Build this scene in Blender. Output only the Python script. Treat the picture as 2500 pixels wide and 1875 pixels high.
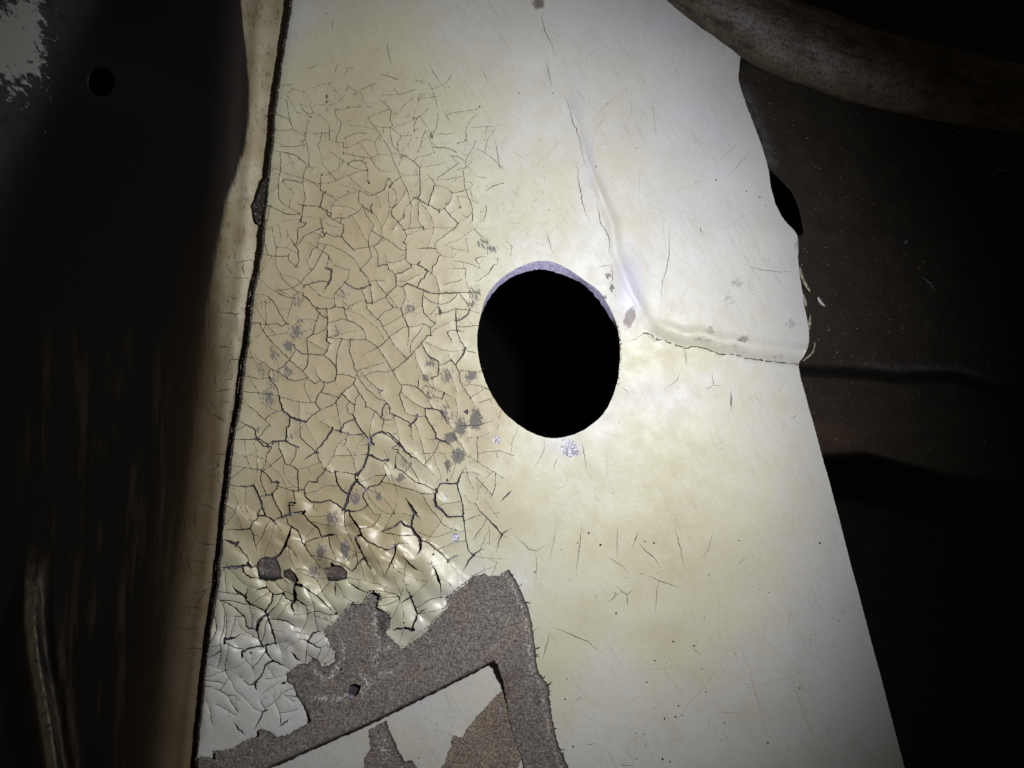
import bpy, math, random
import numpy as np
from mathutils import Vector
from mathutils.geometry import delaunay_2d_cdt

# ------------------------------------------------------------------ set-up
for o in list(bpy.data.objects):
    bpy.data.objects.remove(o)
scene = bpy.context.scene
K = 0.0002                       # metres per layout unit (frame is 2500 x 1875 units = 0.5 x 0.375 m)
CX, CY, D = 1250.0, 937.5, 2165.0

cam = bpy.data.cameras.new('camera')
cam.sensor_fit = 'HORIZONTAL'
cam.angle = 2 * math.atan(1250 / D)
cam.clip_start, cam.clip_end = 0.01, 20
camo = bpy.data.objects.new('camera', cam)
camo.location = (0, -D * K, 0)
camo.rotation_euler = (math.radians(90), 0, 0)
scene.collection.objects.link(camo)
scene.camera = camo

world = bpy.data.worlds.new('World')
scene.world = world
world.use_nodes = True
bg = world.node_tree.nodes['Background']
bg.inputs[0].default_value = (1.0, 0.86, 0.66, 1)
bg.inputs[1].default_value = 0.022

def torch(px, py, h, aim, watts, size_deg, blend, radius, col):
    l = bpy.data.lights.new('torch', 'SPOT')
    l.energy, l.color = watts, col
    l.spot_size, l.spot_blend, l.shadow_soft_size = math.radians(size_deg), blend, radius
    o = bpy.data.objects.new('torch', l)
    o.location = ((px - CX) * K, -h * K, (CY - py) * K)
    t = Vector(((aim[0] - CX) * K, 0, (CY - aim[1]) * K))
    o.rotation_euler = (t - o.location).to_track_quat('-Z', 'Y').to_euler()
    scene.collection.objects.link(o)
torch(1640, 790, 1450, (1190, 960), 4.5, 99, 1.0, 0.007, (0.985, 0.992, 1.0))

vs = scene.view_settings
vs.view_transform, vs.look, vs.exposure, vs.gamma = 'Standard', 'None', 0.0, 1.0
scene.render.engine = 'CYCLES'

# ------------------------------------------------------------------ helpers
rng = np.random.default_rng(7)
R = random.Random(5)

def W(x, y, h):
    """layout units -> metres; h is height towards the viewer above the panel plane"""
    x, y, h = np.asarray(x, float), np.asarray(y, float), np.asarray(h, float)
    f = (D - h) / D
    return np.stack(np.broadcast_arrays((x - CX) * K * f, -h * K, (CY - y) * K * f), -1)

_lat = {}
def vnoise(x, y, s, seed=0):
    if seed not in _lat:
        _lat[seed] = np.random.default_rng(100 + seed).random((256, 256))
    L = _lat[seed]
    x, y = np.asarray(x, float) / s, np.asarray(y, float) / s
    xi, yi = np.floor(x).astype(int), np.floor(y).astype(int)
    fx, fy = x - xi, y - yi
    fx, fy = fx * fx * (3 - 2 * fx), fy * fy * (3 - 2 * fy)
    a, b = L[yi % 256, xi % 256], L[yi % 256, (xi + 1) % 256]
    c, d = L[(yi + 1) % 256, xi % 256], L[(yi + 1) % 256, (xi + 1) % 256]
    return (a + (b - a) * fx) * (1 - fy) + (c + (d - c) * fx) * fy
def fbm(x, y, s, seed=0, o=4):
    t, a, n = 0.0, 1.0, 0.0
    for i in range(o):
        t = t + a * vnoise(x, y, s / 2 ** i, seed + i); n += a; a *= .5
    return t / n
def interp(v, pts):
    p = np.array(pts, float)
    return np.interp(v, p[:, 0], p[:, 1])
def gauss(x, y, cx, cy, sx, sy=None):
    return np.exp(-((x - cx) / sx) ** 2 - ((y - cy) / (sy or sx)) ** 2)
def sstep(a, b, v):
    t = np.clip((v - a) / (b - a), 0, 1)
    return t * t * (3 - 2 * t)
def Z(s, ox, oy, k):
    """polylines read off an enlarged view: one per line, 'x,y x,y ...'"""
    out = []
    for ln in s.strip().split('\n'):
        p = [tuple(map(float, t.split(','))) for t in ln.split()]
        if len(p) > 1:
            out.append(np.array([(ox + u * k, oy + v * k) for u, v in p]))
    return out
k3 = 800 / 2212
def catmull(p, closed=True, n=6):
    p = np.array(p, float); m = len(p); out = []
    for i in range(m if closed else m - 1):
        a, b, c, d = (p[(i - 1) % m], p[i], p[(i + 1) % m], p[(i + 2) % m]) if closed else \
            (p[max(i - 1, 0)], p[i], p[i + 1], p[min(i + 2, m - 1)])
        for t in np.linspace(0, 1, n, endpoint=False):
            out.append(.5 * (2 * b + (c - a) * t + (2 * a - 5 * b + 4 * c - d) * t * t + (3 * b - a - 3 * c + d) * t ** 3))
    if not closed:
        out.append(p[-1])
    return np.array(out)
def resample(p, step, closed=False):
    p = np.array(p, float)
    if closed:
        p = np.vstack([p, p[:1]])
    s = np.r_[0, np.cumsum(np.hypot(*np.diff(p, axis=0).T))]
    n = max(2, int(round(s[-1] / step)) + 1)
    t = np.linspace(0, s[-1], n)
    q = np.stack([np.interp(t, s, p[:, 0]), np.interp(t, s, p[:, 1])], 1)
    return q[:-1] if closed else q
def jag(p, amp, step=4, closed=True, seed=0):
    q = resample(p, step, closed)
    r = np.random.default_rng(seed)
    n = r.normal(0, amp, q.shape)
    return q + (n + np.roll(n, 1, 0)) * .6
def in_poly(x, y, poly):
    poly = np.asarray(poly); ins = np.zeros(np.shape(x), bool)
    x0, y0 = poly[-1]
    for x1, y1 in poly:
        c = ((y1 > y) != (y0 > y))
        with np.errstate(divide='ignore', invalid='ignore'):
            ins ^= c & (x < (x0 - x1) * (y - y1) / (y0 - y1 + 1e-12) + x1)
        x0, y0 = x1, y1
    return ins
def seg_dist(x, y, pl):
    d = np.full(np.shape(x), 1e9)
    for (ax, ay), (bx, by) in zip(pl[:-1], pl[1:]):
        vx, vy = bx - ax, by - ay
        t = np.clip(((x - ax) * vx + (y - ay) * vy) / (vx * vx + vy * vy + 1e-9), 0, 1)
        d = np.minimum(d, np.hypot(x - ax - t * vx, y - ay - t * vy))
    return d

# ---- object making
COL = scene.collection
def mesh_obj(name, verts, faces, mat, parent=None, smooth=True, attrs=None):
    me = bpy.data.meshes.new(name)
    verts = np.asarray(verts, np.float32)
    if isinstance(faces, np.ndarray):
        n, k = faces.shape
        me.vertices.add(len(verts)); me.vertices.foreach_set('co', verts.ravel())
        me.loops.add(n * k); me.loops.foreach_set('vertex_index', faces.astype(np.int32).ravel())
        me.polygons.add(n); me.polygons.foreach_set('loop_start', np.arange(0, n * k, k, dtype=np.int32))
        me.update(calc_edges=True)
    else:
        me.from_pydata(verts.tolist(), [], faces)
    if smooth:
        me.polygons.foreach_set('use_smooth', np.ones(len(me.polygons), bool))
    for a, v in (attrs or {}).items():
        at = me.attributes.new(a, 'FLOAT', 'POINT')
        at.data.foreach_set('value', np.asarray(v, np.float32))
    me.materials.append(mat)
    o = bpy.data.objects.new(name, me); COL.objects.link(o)
    if parent:
        o.parent = parent
        o.matrix_parent_inverse = parent.matrix_world.inverted()
    return o
def tag(o, label=None, cat=None, group=None, kind=None):
    for k, v in (('label', label), ('category', cat), ('group', group), ('kind', kind)):
        if v:
            o[k] = v
    return o
def thing(name, px, py, h, label, cat):
    e = bpy.data.objects.new(name, None); COL.objects.link(e)
    e.empty_display_size = .01
    e.location = W(px, py, h)
    bpy.context.view_layer.update()
    return tag(e, label, cat)
def slab(contours, spacing, wall, zf, attrf=None, eps=1e-4, inside=None):
    """constrained triangulation of contours (outer + holes) with inner points; zf(x,y)->h; side walls down by wall"""
    V, E = [], []
    for c in contours:
        i0 = len(V); m = len(c)
        V += [tuple(q) for q in c]
        E += [(i0 + i, i0 + (i + 1) % m) for i in range(m)]
    c0 = np.vstack(contours)
    lo, hi = c0.min(0), c0.max(0)
    gx, gy = np.meshgrid(np.arange(lo[0] + spacing / 2, hi[0], spacing), np.arange(lo[1] + spacing / 2, hi[1], spacing))
    gx[1::2] += spacing / 2
    gx, gy = gx.ravel(), gy.ravel()
    gx = gx + rng.uniform(-.15, .15, gx.shape) * spacing
    if inside is None:
        def inside(x, y):
            ok = np.zeros(len(x), bool)
            for c in contours:
                ok ^= in_poly(x, y, c)
            return ok
    ok = inside(gx, gy)
    gx, gy = gx[ok], gy[ok]
    V += list(zip(gx, gy))
    r = delaunay_2d_cdt([Vector(v) for v in V], E, [], 0, eps, False)
    xy = np.array([(v[0], v[1]) for v in r[0]])
    if not len(xy) or not r[2]:
        return None
    tri = np.array([f for f in r[2] if len(f) == 3], np.int64)
    cen = (xy[tri[:, 0]] + xy[tri[:, 1]] + xy[tri[:, 2]]) / 3
    tri = tri[inside(cen[:, 0], cen[:, 1])]
    if not len(tri):
        return None
    a, b, c = xy[tri[:, 0]], xy[tri[:, 1]], xy[tri[:, 2]]
    ar = (b[:, 0] - a[:, 0]) * (c[:, 1] - a[:, 1]) - (b[:, 1] - a[:, 1]) * (c[:, 0] - a[:, 0])
    tri[ar > 0] = tri[ar > 0][:, ::-1]          # face the viewer
    h = zf(xy[:, 0], xy[:, 1])
    top = W(xy[:, 0], xy[:, 1], h)
    es = np.vstack([tri[:, [0, 1]], tri[:, [1, 2]], tri[:, [2, 0]]])
    key = np.sort(es, 1); key = key[:, 0] * len(xy) + key[:, 1]
    u, inv, cnt = np.unique(key, return_inverse=True, return_counts=True)
    be = es[cnt[inv] == 1]
    n = len(xy)
    w0 = W(xy[be[:, 0], 0], xy[be[:, 0], 1], h[be[:, 0]]); w1 = W(xy[be[:, 1], 0], xy[be[:, 1], 1], h[be[:, 1]])
    l0 = W(xy[be[:, 0], 0], xy[be[:, 0], 1], h[be[:, 0]] - wall); l1 = W(xy[be[:, 1], 0], xy[be[:, 1], 1], h[be[:, 1]] - wall)
    m = len(be); i = np.arange(m)
    verts = np.vstack([top, w0, w1, l0, l1])
    q1 = np.stack([n + m + i, n + i, n + 2 * m + i], 1); q2 = np.stack([n + m + i, n + 2 * m + i, n + 3 * m + i], 1)
    faces = np.vstack([tri, q1, q2])
    at = {}
    if attrf:
        ax = np.r_[xy[:, 0], xy[be[:, 0], 0], xy[be[:, 1], 0], xy[be[:, 0], 0], xy[be[:, 1], 0]]
        ay = np.r_[xy[:, 1], xy[be[:, 0], 1], xy[be[:, 1], 1], xy[be[:, 0], 1], xy[be[:, 1], 1]]
        at = attrf(ax, ay)
    at['side'] = np.r_[np.zeros(n), np.ones(4 * m)]
    return verts, faces, at
def join(parts):
    V, F, A, n = [], [], {}, 0
    for v, f, a in parts:
        V.append(v); F.append(f + n); n += len(v)
        for k in a:
            A.setdefault(k, []).append(a[k])
    return np.vstack(V), np.vstack(F), {k: np.concatenate(v) for k, v in A.items()}
def ribbon(pl, r0, zf, lift=.35, step=3.0, jit=.8, taper=(1, 1), minr=.12):
    """a thin tapering strip lying on a surface"""
    q = resample(pl, step)
    n = len(q)
    q[1:-1] += rng.normal(0, jit, (n - 2, 2)) if n > 2 else 0
    t = np.gradient(q, axis=0); t /= np.hypot(t[:, 0], t[:, 1])[:, None] + 1e-9
    nn = np.stack([-t[:, 1], t[:, 0]], 1)
    s = np.linspace(0, 1, n)
    pr = np.ones(n)
    if taper[0]: pr *= np.clip(s / .35, 0, 1)
    if taper[1]: pr *= np.clip((1 - s) / .45, 0, 1)
    w = np.maximum(r0 * pr * rng.uniform(.65, 1.3, n), minr)[:, None]
    a, b = q + nn * w, q - nn * w
    P = np.vstack([a, b])
    v = W(P[:, 0], P[:, 1], zf(P[:, 0], P[:, 1]) + lift)
    i = np.arange(n - 1)
    f = np.vstack([np.stack([i, i + 1, n + i], 1), np.stack([i + 1, n + i + 1, n + i], 1)])
    return v, f, {}
def tube(path, rad, nring, mat, name, parent, hs, noise=0, seed=0, squash=1.0):
    """swept tube along path (layout units) at heights hs; squash flattens it towards the viewer axis"""
    path = np.array(path, float); n = len(path)
    rad = np.broadcast_to(np.asarray(rad, float), (n,)); hs = np.broadcast_to(np.asarray(hs, float), (n,))
    t = np.gradient(path, axis=0); t /= np.hypot(t[:, 0], t[:, 1])[:, None]
    nn = np.stack([-t[:, 1], t[:, 0]], 1)
    ang = np.linspace(0, 2 * math.pi, nring, endpoint=False)
    px = path[:, None, 0] + nn[:, None, 0] * np.cos(ang) * rad[:, None]
    py = path[:, None, 1] + nn[:, None, 1] * np.cos(ang) * rad[:, None]
    ph = hs[:, None] + np.sin(ang) * rad[:, None] * squash
    if noise:
        r = np.random.default_rng(seed)
        px = px + r.normal(0, noise, px.shape); py = py + r.normal(0, noise, px.shape); ph = ph + r.normal(0, noise, px.shape)
    v = W(px.ravel(), py.ravel(), ph.ravel())
    i = np.arange(n - 1)[:, None]; j = np.arange(nring)[None]; j2 = (j + 1) % nring
    f = np.stack([i * nring + j, i * nring + j2, (i + 1) * nring + j2, (i + 1) * nring + j], -1).reshape(-1, 4)
    return mesh_obj(name, v, f, mat, parent)

# ------------------------------------------------------------------ materials
class M:
    def __init__(s, name):
        s.m = bpy.data.materials.new(name); s.m.use_nodes = True
        s.t = s.m.node_tree; s.n = s.t.nodes; s.b = s.n['Principled BSDF']
        tc = s.n.new('ShaderNodeTexCoord')
        v = s.n.new('ShaderNodeVectorMath'); v.operation = 'SCALE'; v.inputs['Scale'].default_value = 1 / K
        s.l(tc.outputs['Object'], v.inputs[0]); s.P = v.outputs[0]
    def l(s, a, b): s.t.links.new(a, b)
    def set(s, inp, v):
        if hasattr(v, 'is_output'): s.l(v, inp)
        elif isinstance(v, tuple): inp.default_value = v if len(v) == 4 else (*v, 1)
        else: inp.default_value = v
    def noise(s, size, detail=4, vec=None, rough=.55, dist=0):
        n = s.n.new('ShaderNodeTexNoise'); n.inputs['Scale'].default_value = 1 / size
        n.inputs['Detail'].default_value = detail; n.inputs['Roughness'].default_value = rough
        n.inputs['Distortion'].default_value = dist
        s.l(vec or s.P, n.inputs['Vector']); return n.outputs['Fac']
    def voro(s, size, feat='F1', vec=None):
        n = s.n.new('ShaderNodeTexVoronoi'); n.feature = feat; n.inputs['Scale'].default_value = 1 / size
        s.l(vec or s.P, n.inputs['Vector']); return n.outputs['Distance']
    def map(s, rot_deg, sx, sz):
        """coordinates turned in the panel plane and stretched"""
        n = s.n.new('ShaderNodeMapping'); n.vector_type = 'TEXTURE'
        n.inputs['Rotation'].default_value = (0, math.radians(rot_deg), 0)
        n.inputs['Scale'].default_value = (sx, 1, sz); s.l(s.P, n.inputs['Vector']); return n.outputs[0]
    def math(s, op, a, b=0.0, clamp=False):
        n = s.n.new('ShaderNodeMath'); n.operation = op; n.use_clamp = clamp
        s.set(n.inputs[0], a); s.set(n.inputs[1], b); return n.outputs[0]
    def ramp(s, v, a, b, lo=0.0, hi=1.0):
        n = s.n.new('ShaderNodeMapRange'); n.interpolation_type = 'SMOOTHSTEP'
        s.set(n.inputs[0], v)
        for i, q in zip((1, 2, 3, 4), (a, b, lo, hi)): n.inputs[i].default_value = q
        return n.outputs[0]
    def mix(s, f, a, b, mode='MIX'):
        n = s.n.new('ShaderNodeMix'); n.data_type = 'RGBA'; n.blend_type = mode
        s.set(n.inputs[0], f); s.set(n.inputs[6], a); s.set(n.inputs[7], b); return n.outputs[2]
    def attr(s, name):
        n = s.n.new('ShaderNodeAttribute'); n.attribute_name = name; return n.outputs['Fac']
    def bump(s, h, strength, dist_px):
        n = s.n.new('ShaderNodeBump'); n.inputs['Strength'].default_value = strength
        n.inputs['Distance'].default_value = dist_px * K; s.l(h, n.inputs['Height']); s.l(n.outputs[0], s.b.inputs['Normal'])
    def out(s, col, rough=.5, spec=.5):
        s.set(s.b.inputs['Base Color'], col); s.set(s.b.inputs['Roughness'], rough)
        s.set(s.b.inputs['Specular IOR Level'], spec); return s.m

def paint_mat():
    m = M('aged_cream_paint')
    big, mid, fine = m.noise(210, 5), m.noise(46, 5), m.noise(5, 3)
    streak = m.noise(3.6, 3, m.map(-26, 1, 3.2))
    streak2 = m.noise(9, 4, m.map(-30, 1, 7))
    y = m.math('ADD', m.attr('yel'), m.math('MULTIPLY', m.math('SUBTRACT', big, .5), .45))
    y = m.math('ADD', y, m.math('MULTIPLY', m.math('SUBTRACT', mid, .5), .45), True)
    c = m.mix(y, (.625, .625, .605), (.43, .355, .215))
    c = m.mix(m.ramp(y, .1, .5, 0, .55), c, (.55, .545, .345))
    c = m.mix(m.ramp(y, .35, 1.15, 0, .95), c, (.40, .325, .195))
    c = m.mix(m.math('MULTIPLY', m.attr('lav'), .8), c, (.56, .55, .74))
    # rubbed-in dirt
    g = m.math('MULTIPLY', m.ramp(streak2, .46, .72), m.ramp(m.noise(120, 5), .36, .62))
    c = m.mix(m.math('MULTIPLY', g, .17), c, (.22, .185, .12))
    d = m.ramp(m.math('ADD', m.attr('dirt'), m.math('MULTIPLY', m.math('SUBTRACT', m.noise(9, 4), .5), .9)), .35, .85)
    c = m.mix(m.math('MULTIPLY', d, .8), c, (.10, .07, .045))
    c = m.mix(m.ramp(fine, .56, .74, 0, .22), c, (.3, .26, .18))
    c = m.mix(m.math('MULTIPLY', m.ramp(m.noise(3.2, 3, m.map(-28, 1, 4)), .56, .68), m.ramp(m.noise(80, 4), .42, .62, .03, .17)), c, (.24, .2, .13))
    pt = m.ramp(m.math('ADD', m.attr('pit'), m.math('MULTIPLY', m.math('SUBTRACT', m.noise(8, 4), .5), .6)), .35, .6)
    c = m.mix(m.math('MULTIPLY', pt, .85), c, m.mix(m.noise(12), (.09, .065, .08), (.20, .135, .115)))
    # scraped through to slate primer
    w = m.ramp(m.math('ADD', m.attr('wear'), m.math('MULTIPLY', m.math('SUBTRACT', streak, .5), 1.35)), .50, .64)
    c = m.mix(m.math('MULTIPLY', w, .80), c, (.10, .092, .105))
    # raw broken edges of the film
    c = m.mix(m.math('MULTIPLY', m.attr('side'), .85), c, (.17, .145, .11))
    bare = m.attr('bare')
    bf = m.ramp(m.math('ADD', bare, m.math('MULTIPLY', m.math('SUBTRACT', m.noise(11, 3, m.map(40, 1, 2)), .5), .9)), .45, .6)
    c = m.mix(bf, c, m.mix(m.ramp(m.noise(6, 3), .4, .6), (.62, .6, .72), (.16, .15, .2)))
    rough = m.math('ADD', m.math('SUBTRACT', m.ramp(mid, .3, .7, .50, .62), m.math('MULTIPLY', m.attr('gloss'), .14)), m.math('MULTIPLY', w, .25))
    hgt = m.math('ADD', m.math('MULTIPLY', m.noise(14, 4), 1.0), m.math('MULTIPLY', m.math('ADD', w, bf), -.5))
    m.bump(hgt, .3, 1.8)
    return m.out(c, rough, 1.0)
def simple_mat(name, a, b, size, rough=.8, c=None, csize=8, bump=.4, bd=3, spec=.3, lo=.38, hi=.62):
    m = M(name)
    col = m.mix(m.ramp(m.noise(size, 5), lo, hi), a, b)
    if c:
        col = m.mix(m.ramp(m.noise(csize, 4), .58, .68), col, c)
    m.bump(m.noise(csize, 5), bump, bd)
    return m.out(col, rough, spec)
def felt_mat(name, a, b, light=.5):
    m = M(name)
    n1, n2 = m.noise(70, 4), m.noise(5.2, 4, rough=.75)
    fib = m.noise(3.6, 3, m.map(20, 2.2, 1))
    c = m.mix(m.ramp(n1, .38, .64), a, b)
    c = m.mix(m.ramp(m.noise(150, 5), .40, .62, .0, .3), c, (.16, .15, .145))
    c = m.mix(m.ramp(m.noise(85, 5, rough=.65), .50, .66, 0, .28), c, (.33, .195, .135))
    c = m.mix(m.ramp(m.noise(34, 5, rough=.7), .52, .70, 0, .5), c, (.40, .36, .33))
    c = m.mix(m.ramp(n2, .40, .60, .72, 0), c, (.035, .03, .03))
    c = m.mix(m.ramp(fib, .60, .72, 0, light), c, (.62, .55, .50))
    c = m.mix(m.math('MULTIPLY', m.attr('pale'), m.ramp(m.noise(6, 3), .46, .66)), c, (.74, .70, .64))
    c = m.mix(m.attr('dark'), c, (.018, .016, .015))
    c = m.mix(m.ramp(m.noise(17, 3), .68, .74), c, (.03, .026, .024))
    c = m.mix(m.math('MULTIPLY', m.attr('side'), .85), c, (.02, .018, .017))
    m.bump(m.math('ADD', n2, fib), .85, 3.2)
    return m.out(c, .88, .25)
def channel_mat():
    m = M('black_shaded_cream_paint')
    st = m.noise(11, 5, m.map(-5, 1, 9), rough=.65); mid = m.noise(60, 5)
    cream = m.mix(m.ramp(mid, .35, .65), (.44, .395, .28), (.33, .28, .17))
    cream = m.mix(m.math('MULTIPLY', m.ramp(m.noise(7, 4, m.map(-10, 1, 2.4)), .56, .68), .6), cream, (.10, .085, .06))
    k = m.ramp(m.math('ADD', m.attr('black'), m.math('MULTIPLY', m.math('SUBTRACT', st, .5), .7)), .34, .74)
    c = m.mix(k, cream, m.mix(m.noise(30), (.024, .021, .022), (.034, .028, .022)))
    c = m.mix(m.math('MULTIPLY', m.attr('grey'), m.ramp(m.noise(40, 5), .2, .6, .4, 1.0)), c, (.12, .112, .13))
    w = m.ramp(m.math('ADD', m.attr('bare'), m.math('MULTIPLY', m.math('SUBTRACT', m.noise(26, 6, m.map(-22, 1, 2.2), rough=.68), .5), 1.9)), .40, .52)
    c = m.mix(w, c, (.62, .60, .58))
    c = m.mix(m.math('MULTIPLY', m.attr('brown'), .82), c, (.085, .055, .028))
    sc = m.math('MULTIPLY', m.attr('scuff'), m.ramp(m.noise(75, 6, m.map(-7, 1, 6), rough=.6), .50, .74))
    c = m.mix(sc, c, (.15, .12, .08))
    m.bump(m.noise(10, 5), .3, 2)
    return m.out(c, .55, .35)
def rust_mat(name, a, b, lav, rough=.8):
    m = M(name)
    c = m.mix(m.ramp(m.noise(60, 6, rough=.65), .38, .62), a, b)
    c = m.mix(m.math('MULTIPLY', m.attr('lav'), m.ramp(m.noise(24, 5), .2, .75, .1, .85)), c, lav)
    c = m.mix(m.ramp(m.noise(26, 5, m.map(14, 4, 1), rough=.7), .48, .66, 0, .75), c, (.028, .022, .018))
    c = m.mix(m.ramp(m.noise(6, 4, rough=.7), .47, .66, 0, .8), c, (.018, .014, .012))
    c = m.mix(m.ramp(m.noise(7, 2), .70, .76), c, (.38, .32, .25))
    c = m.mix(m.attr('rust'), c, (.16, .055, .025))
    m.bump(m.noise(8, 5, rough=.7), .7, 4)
    return m.out(c, rough, .3)

PAINT = paint_mat()
def primer_mat():
    m = M('dark_primer')
    c = m.mix(m.ramp(m.noise(50, 5), .38, .62), (.045, .04, .045), (.08, .07, .085))
    c = m.mix(m.ramp(m.noise(42, 4), .56, .66), c, (.27, .25, .36))
    c = m.mix(m.attr('shallow'), c, m.mix(m.noise(30), (.20, .165, .11), (.13, .11, .085)))
    m.bump(m.noise(8, 4), .4, 2)
    return m.out(c, .85, .3)
PRIMER = primer_mat()
GRIME = simple_mat('crack_grime', (.035, .030, .028), (.065, .055, .05), 20, .9)
HAIR = simple_mat('hairline_grime', (.085, .075, .06), (.15, .13, .10), 20, .9)
FAINT = simple_mat('faint_grime', (.36, .33, .25), (.46, .43, .34), 20, .8)
SEAL = simple_mat('seam_sealant', (.022, .019, .018), (.06, .05, .045), 9, .75, (.26, .22, .19), 6, .9, 4)
LIP = simple_mat('bare_lavender_edge', (.48, .46, .66), (.30, .28, .44), 7, .7, (.62, .6, .7), 4, .7, 2)
FELT = felt_mat('brown_felt', (.262, .245, .231), (.286, .25, .224), .6)
FELT_THIN = felt_mat('thin_brown_felt', (.34, .285, .225), (.39, .31, .24), .5)
FELT_DARK = felt_mat('dark_felt', (.13, .105, .098), (.19, .15, .135), .5)
CHAN = channel_mat()
TUBE = rust_mat('rusted_tube', (.155, .128, .092), (.095, .074, .053), (.31, .30, .35))
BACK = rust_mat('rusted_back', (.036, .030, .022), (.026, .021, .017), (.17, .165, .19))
BLACK = simple_mat('backdrop_black', (.006, .006, .006), (.010, .009, .008), 200, .9)
SPECK = simple_mat('black_grit', (.012, .011, .010), (.03, .026, .022), 6, .9)
CHIPMAT = simple_mat('white_chip', (.6, .58, .6), (.5, .48, .5), 10, .5)

# ------------------------------------------------------------------ traced layout
SEAM = np.array([(722, -90), (713, 0), (687, 152), (669, 300), (656, 430), (650, 500), (641, 600), (628, 680), (615, 755), (600, 886),
                 (590, 960), (575, 1055), (564, 1130), (556, 1210), (545, 1300), (533, 1430), (517, 1520), (504, 1630), (492, 1730), (480, 1875), (472, 1960)], float)
RIGHT = np.array([(1640, -90), (1690, -40), (1740, 20), (1775, 70), (1806, 110), (1807, 150), (1804, 180), (1804, 197), (1809, 217), (1822, 255), (1850, 330),
                  (1871, 395), (1878, 430), (1883, 462), (1896, 505), (1916, 538), (1944, 570), (1948, 600), (1950, 650), (1955, 690), (1962, 740), (1972, 790), (1974, 835),
                  (1962, 870), (1950, 888), (1952, 912), (1966, 962), (2012, 1130), (2057, 1300), (2102, 1470), (2147, 1640), (2209, 1875), (2230, 1960)], float)
CREASE = np.array([(1318, -90), (1324, 20), (1352, 130), (1376, 235), (1400, 320), (1424, 400), (1452, 470), (1482, 545), (1492, 620), (1520, 690), (1556, 760), (1585, 800)], float)
RIDGE = np.array([(1530, 834), (1570, 814), (1581, 814), (1602, 826), (1650, 841), (1672, 850), (1700, 847), (1722, 850), (1751, 863), (1773, 866), (1791, 865), (1820, 875), (1880, 882), (1949, 890)], float)
hole_front = Z("180,740 205,600 245,475 330,368 430,300 540,252 620,240 700,252 800,300 905,372 1005,448 1075,560 1125,680 1143,800 1142,940 1120,1080 1060,1230 980,1325 860,1402 720,1437 600,1422 480,1362 360,1262 270,1130 210,980 185,860", 1100, 550, k3)[0]
hole_back = Z("178,745 205,615 262,490 330,410 430,342 560,302 650,302 780,342 900,402 990,492 1062,600 1118,700 1142,810 1144,940 1122,1085 1062,1235 982,1330 860,1407 720,1442 600,1427 478,1367 357,1267 267,1134 207,983 182,862", 1100, 550, k3)[0]
HOLE = catmull(hole_front, True, 5)
HOLEB0 = catmull(hole_back, True, 5)
HC = HOLE.mean(0)
_a1 = np.arctan2(*(HOLE - HC).T[::-1]); _a2 = np.arctan2(*(HOLEB0 - HC).T[::-1]); _o2 = np.argsort(_a2)
_r2 = np.interp(_a1, _a2[_o2], np.hypot(*(HOLEB0 - HC).T)[_o2], period=2 * math.pi)
HOLEB = HC + np.stack([np.cos(_a1), np.sin(_a1)], 1) * _r2[:, None]

RIGHT = catmull(RIGHT, False, 4)
RIGHT[:, 1] = np.maximum.accumulate(RIGHT[:, 1] + np.arange(len(RIGHT)) * 1e-4)
RIGHT[:, 0] += 3.0 * (fbm(RIGHT[:, 1], RIGHT[:, 1] * 0, 30, 141, 3) - .5)
def right_x(y): return np.interp(y, RIGHT[:, 1], RIGHT[:, 0])
def seam_x(y): return np.interp(y, SEAM[:, 1], SEAM[:, 0])
def crease_x(y): return np.interp(y, CREASE[:, 1], CREASE[:, 0])
def ridge_y(x): return np.interp(x, RIDGE[:, 0], RIDGE[:, 1])
_ha = np.arctan2(HOLE[:, 1] - HC[1], HOLE[:, 0] - HC[0]); _hr = np.hypot(*(HOLE - HC).T); _ho = np.argsort(_ha)
def hole_d(x, y):
    a = np.arctan2(y - HC[1], x - HC[0])
    return np.hypot(x - HC[0], y - HC[1]) - np.interp(a, _ha[_ho], _hr[_ho], period=2 * math.pi)
def Hbase(x, y):
    """pressed shape of the sheet metal"""
    x, y = np.asarray(x, float), np.asarray(y, float)
    cx, ry = crease_x(y), ridge_y(x)
    upper = sstep(-6, 40, x - cx) * (1 - sstep(-6, 6, y - ry))
    h = -upper * (4 + .045 * np.clip(x - cx, 0, None))
    h = h + 5.5 * (.35 + 1.1 * vnoise(y, y * 0, 46, 61)) * np.exp(-((x - cx - 13) / (6 + 6 * vnoise(y, y * 0, 60, 63))) ** 2) * (y < ry) * sstep(40, 420, y)
    h = h + 9 * gauss(x, y, 1532, 700, 34, 70)
    d = ry - y
    on = sstep(1548, 1640, x)
    h = h - on * 12 * np.exp(-((d - 32) / 15) ** 2) + on * 10 * np.exp(-(d / 9) ** 2) * (d > 0)
    h = h + on * 2.0 * np.exp(-(d / 26) ** 2) * (d <= 0)
    e = np.clip((x - (right_x(y) - 300)) / 300, 0, 1)
    h = h - 34 * e ** 2.6
    h = h - .7 * np.exp(-np.clip(hole_d(x, y), 0, None) / 4)
    h = h - 5 * np.exp(-np.clip(x - seam_x(y), 0, None) / 10)
    h = h + 5 * (fbm(x, y, 240, 11, 3) - .5) * 2
    return h

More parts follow.
